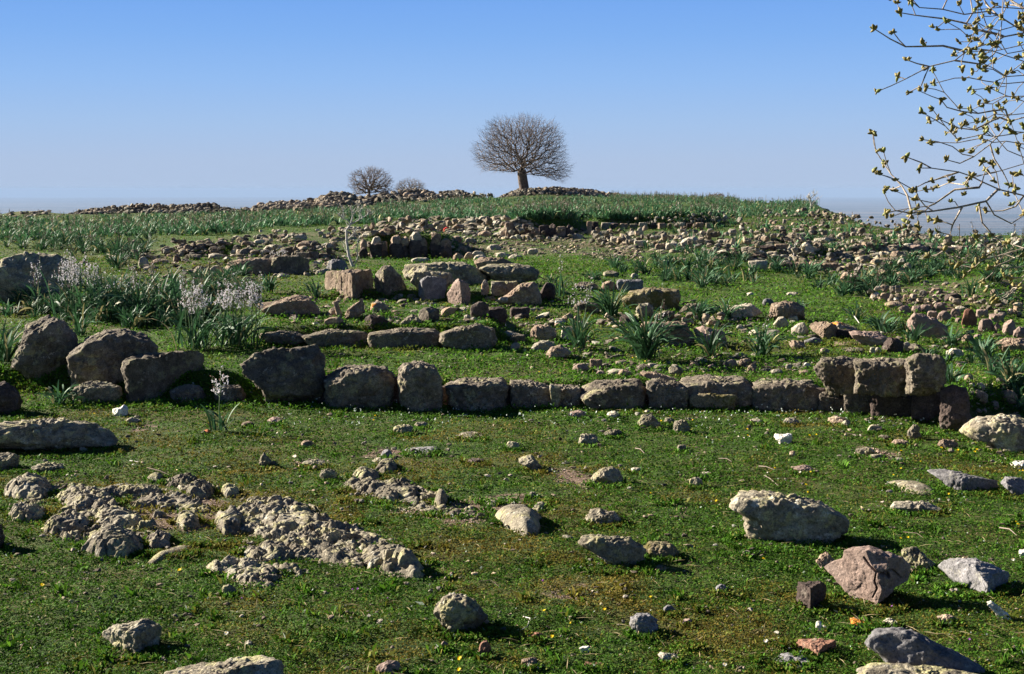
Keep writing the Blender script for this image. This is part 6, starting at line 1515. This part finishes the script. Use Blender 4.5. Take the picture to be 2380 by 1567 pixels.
traced('stake', 'thin whitish stake standing before the far block wall', Yb, (1843, 608), [([(1843, 608), (1843, 590), (1845, 568)], .014, .010), ([(1845, 570), (1850, 562)], .012, .008)], .01, 'bark_white', cat='stake', seed=3)

# the plane tree whose budding branches hang in from beyond the photo edge
BR = [([(2620, 60), (2379, 73), (2354, 59), (2318, 36), (2295, 27), (2240, 34), (2190, 22), (2136, 18), (2118, 4)], 6.2, .014),
      ([(2620, 60), (2379, 77), (2332, 86), (2309, 100), (2241, 123), (2218, 141), (2159, 155), (2104, 184), (2070, 200), (2036, 214)], 6.0, .014),
      ([(2332, 86), (2318, 80), (2263, 68), (2245, 55), (2200, 45), (2127, 36), (2091, 30)], 6.3, .009),
      ([(2241, 123), (2236, 118), (2191, 107), (2104, 109), (2068, 91), (2032, 68)], 5.8, .008),
      ([(2620, 330), (2379, 273), (2345, 282), (2322, 314), (2300, 336), (2263, 364), (2236, 359), (2213, 341), (2180, 330), (2145, 325)], 6.4, .010),
      ([(2345, 282), (2336, 255), (2273, 264), (2200, 250), (2186, 232)], 6.1, .007),
      ([(2345, 282), (2322, 273), (2263, 302), (2227, 298), (2177, 275)], 6.6, .007),
      ([(2640, 520), (2379, 455), (2322, 441), (2282, 423), (2254, 409), (2227, 400), (2163, 391), (2136, 391)], 5.9, .015),
      ([(2322, 441), (2318, 441), (2291, 468), (2227, 482), (2168, 491), (2118, 496), (2080, 490), (2059, 496)], 5.7, .009),
      ([(2282, 423), (2275, 436), (2218, 441), (2173, 473), (2118, 496)], 6.0, .008), ([(2118, 496), (2108, 455), (2095, 432), (2070, 405), (2054, 382)], 6.0, .007),
      ([(2236, 480), (2213, 523), (2207, 546), (2177, 539)], 5.8, .007), ([(2118, 496), (2108, 515), (2102, 527)], 5.7, .005),
      ([(2275, 480), (2282, 518), (2305, 545), (2332, 568)], 5.9, .006), ([(2640, 560), (2379, 577), (2332, 591), (2282, 605), (2227, 614)], 5.4, .008), ([(2332, 591), (2379 - 20, 600), (2300, 625)], 5.4, .004),
      ([(2640, 620), (2379, 619), (2330, 626), (2318, 616)], 5.5, .006), ([(2640, 640), (2400, 625), (2359, 673), (2340, 690), (2320, 700)], 5.3, .008),
      ([(2620, 180), (2379, 191), (2336, 195), (2291, 189), (2218, 182), (2168, 195)], 6.5, .008), ([(2218, 141), (2282, 150), (2310, 125), (2322, 100)], 6.1, .006),
      ([(2159, 155), (2150, 175), (2140, 200), (2112, 215)], 6.0, .005), ([(2159, 155), (2130, 148), (2108, 140)], 6.0, .005), ([(2318, 36), (2290, 10), (2280, -20)], 6.3, .006), ([(2245, 55), (2260, 30), (2255, 0), (2245, -25)], 6.3, .006),
      ([(2190, 22), (2200, 0), (2190, -20)], 6.2, .005), ([(2104, 109), (2090, 95), (2075, 75)], 5.9, .004), ([(2620, 120), (2379, 118), (2340, 125), (2300, 70), (2270, 52)], 6.7, .009), ([(2620, 60), (2379, 20), (2340, 12), (2310, 60), (2270, 95)], 6.9, .009),
      ([(2620, 240), (2379, 236), (2336, 222), (2300, 205), (2250, 210)], 6.9, .008), ([(2300, 336), (2310, 370), (2330, 400), (2345, 430)], 6.4, .006), ([(2263, 364), (2230, 380), (2200, 372)], 6.4, .005), ([(2227, 400), (2200, 410), (2150, 425), (2120, 440)], 5.9, .006),
      ([(2620, 400), (2379, 366), (2340, 350), (2318, 325), (2290, 300)], 6.6, .009), ([(2163, 391), (2140, 378), (2105, 365)], 5.9, .005), ([(2254, 409), (2240, 430), (2205, 425), (2180, 435)], 6.1, .005), ([(2291, 468), (2310, 500), (2350, 520), (2379, 500)], 5.8, .005),
      ([(2379, 455), (2360, 480), (2330, 490), (2290, 492)], 5.9, .006), ([(2168, 491), (2150, 480), (2135, 462), (2128, 445)], 5.7, .004), ([(2379, 20), (2330, -10), (2300, -30)], 6.5, .007), ([(2095, 432), (2075, 440), (2058, 438)], 6.0, .004), ([(2104, 184), (2085, 178)], 6.0, .003), ([(2213, 523), (2190, 515), (2178, 512)], 5.8, .004)]
r = np.random.default_rng(99)
for k in range(11):
    y0 = -20 + k * 40 + r.uniform(-10, 10); xe = r.uniform(2210, 2320); dy = r.uniform(-45, 35)
    BR.append(([(2620 + k, y0 + r.uniform(-20, 20)), (2379, y0), ((2379 + xe) / 2 + 8, y0 + dy * .35 + r.uniform(-10, 10)), ((2379 + xe) / 2 - 20, y0 + dy * .6 + r.uniform(-10, 10)), (xe, y0 + dy)], r.uniform(5.6, 7.2), .006))
TX, TY = 4.3, 7.0
TZ = float(height(np.array([TX]), np.array([TY]))[0])
pt = empty('plane_tree', (TX, TY, TZ)); tag(pt, 'budding plane tree whose pale branches reach into the sky from the photo edge', 'tree')
T0 = np.array([TX, TY, TZ])
paths, tips, known = [], [], {}
for ln, Yd, rd in BR:
    L = []
    yd = known.get(ln[0], Yd); s = (Yd - yd) / max(len(ln) - 1, 1)
    for i, (px, py) in enumerate(ln):
        if i: yd += s + r.normal() * .03
        if (px, py) in known and i: yd = known[(px, py)]
        known[(px, py)] = yd
        a, b = ray(px, py)
        L.append((float(a) * yd, yd, CAM_H + float(b) * yd))
    L = np.array(L)
    if ln[0][0] > 2500:
        st = np.array([TX - .03, TY, [1.35, 1.8, 2.3][min(2, int(max(0, 640 - ln[0][1]) // 220))]])
        L = np.concatenate([[st, st * .55 + L[0] * .45 + [0, 0, .05]], L])
    # refine with small kinks
    Q = [L[0]]
    for a, b in zip(L[:-1], L[1:]):
        d = np.linalg.norm(b - a); k = max(1, int(d / .07))
        for j in range(1, k + 1): Q.append(a + (b - a) * j / k + (r.normal(size=3) * .006 if j < k else 0))
    Q = np.array(Q)
    rad = np.linspace(rd * .68, .0020, len(Q))
    if ln[0][0] > 2500: rad[:6] = np.linspace(.035, rad[6], 6) if len(rad) > 7 else rad[:6]
    paths.append((Q, rad)); tips.append(Q[-1])
    # side twigs
    for j in range(3, len(Q), 1):
        a, _b = ray(2379, 500)
        if Q[j][0] / Q[j][1] > a * 1.25 or r.random() > .62: continue
        d = r.normal(size=3); d -= (Q[j] - Q[j - 1]) * np.dot(d, Q[j] - Q[j - 1]) / max(np.dot(Q[j] - Q[j - 1], Q[j] - Q[j - 1]), 1e-9)
        d /= np.linalg.norm(d); dr_ = (Q[j] - Q[j - 1]) / max(np.linalg.norm(Q[j] - Q[j - 1]), 1e-9)
        l_ = r.uniform(.03, .2)
        e = Q[j] + (d * .8 + dr_ * .6 + [0, 0, .15]) * l_
        mdl = (Q[j] + e) / 2 + r.normal(size=3) * .008
        paths.append((np.array([Q[j], mdl, e]), np.array([.0022, .0019, .0016]))); tips.append(e)
        if l_ > .08 and r.random() < .7: tips.append(mdl)
        if l_ > .1:
            e2 = mdl + (r.normal(size=3) * .6 + dr_) * .06; paths.append((np.array([mdl, (mdl + e2) / 2 + r.normal(size=3) * .004, e2]), np.array([.002, .0018, .0015]))); tips.append(e2)
V, F = tubes([(p - T0, q) for p, q in paths], 6)
mesh_obj('branches', V, F, M['bark_pale'], pt)
V, F = tubes([(np.array([[0, 0, -.2], [.02, 0, .5], [-.03, 0, 1.6], [.05, .05, 3.0], [.2, .1, 4.6]]), np.array([.22, .155, .14, .11, .06]))], 14)
mesh_obj('trunk', V, F, M['bark_pale'], pt)
BV, BF, BC, b = [], [], [], 0
D, F3 = ico(1)
for t in tips:
    for _ in range(r.integers(3, 8)):
        L = r.uniform(.012, .024); w = L * r.uniform(.24, .36)
        ax = r.normal(size=3); ax[2] += .5; ax /= np.linalg.norm(ax)
        q1 = np.cross(ax, [.3, .8, .1]); q1 /= np.linalg.norm(q1); q2 = np.cross(ax, q1)
        tt = D[:, 2]
        V = (D[:, :1] * q1 + D[:, 1:2] * q2) * w * (1 - .45 * tt)[:, None] + (tt[:, None] + .9) * ax * L * .6 + t - T0
        BV.append(V); BF.append(F3 + b); b += len(V)
        c = np.array([.27, .22, .06]) * r.uniform(.5, 1.25) if r.random() < .8 else np.array([.24, .26, .06])
        BC.append(np.tile(list(c) + [1.0], (len(V), 1)))
tag(mesh_obj('leaf_buds', np.concatenate(BV), np.concatenate(BF), M['bud'], pt, attrs={'col': np.concatenate(BC)}), None, None, kind='stuff')
# ------------------------------------------------------------------ labels from what stands nearby
REFS = [(r[4], r[1], r[2]) for r in REG if r[4]]
def size_word(w, y):
    d = w / max(y - 440, 40)
    return 'tiny' if d < .045 else 'small' if d < .09 else 'middling' if d < .16 else 'big'
_cand = {}
for r in REG:
    o, cx, cy, w, ref, need, mt, ty, hh = r
    if not need: continue
    best = min(REFS, key=lambda q: ((q[1] - cx) ** 2 + (1.6 * (q[2] - cy)) ** 2))
    dx, dy = cx - best[1], cy - best[2]
    rel = ('right of' if dx > 0 else 'left of') if abs(dx) > 1.6 * abs(dy) else ('in front of' if dy > 0 else 'behind')
    key = (f"{size_word(w, cy)} {SHAPEWORD[ty]} {MATWORD[mt]} stone {rel} the {best[0]}")
    _cand.setdefault(key, []).append((math.hypot(dx, dy), id(o), o))
ORD = ['closest', 'second closest', 'third closest', 'fourth closest', 'fifth closest', 'sixth closest', 'seventh closest', 'eighth closest', 'ninth closest', 'tenth closest']
for key, lst in _cand.items():
    lst.sort(key=lambda q: q[:2])
    for k, (_d, _i, o) in enumerate(lst):
        if len(lst) == 1: o['label'] = key
        elif k < 10: o['label'] = f"{ORD[k]} {key}"
        else: o['label'] = f"far {key}"; o['group'] = 'far ' + key
# ------------------------------------------------------------------ the air
hm = bpy.data.materials.new('haze_air'); hm.use_nodes = True
hn = hm.node_tree; hn.nodes.clear()
ho = hn.nodes.new('ShaderNodeOutputMaterial'); pv = hn.nodes.new('ShaderNodeVolumePrincipled')
pv.inputs['Color'].default_value = (.305, .43, .655, 1); pv.inputs['Density'].default_value = 5e-5; pv.inputs['Anisotropy'].default_value = 0.0
hn.links.new(pv.outputs[0], ho.inputs['Volume'])
HX, Z0, Z1 = 46000.0, -256.0, 16.0
Vh = [(sx * HX, sy * HX, z) for z in (Z0, Z1) for sx, sy in ((-1, -1), (1, -1), (1, 1), (-1, 1))]
Fh = [[0, 3, 2, 1], [4, 5, 6, 7], [0, 1, 5, 4], [1, 2, 6, 5], [2, 3, 7, 6], [3, 0, 4, 7]]
tag(mesh_obj('haze', Vh, Fh, hm, smooth=False), 'thin blue haze over the plain', 'haze', kind='stuff')
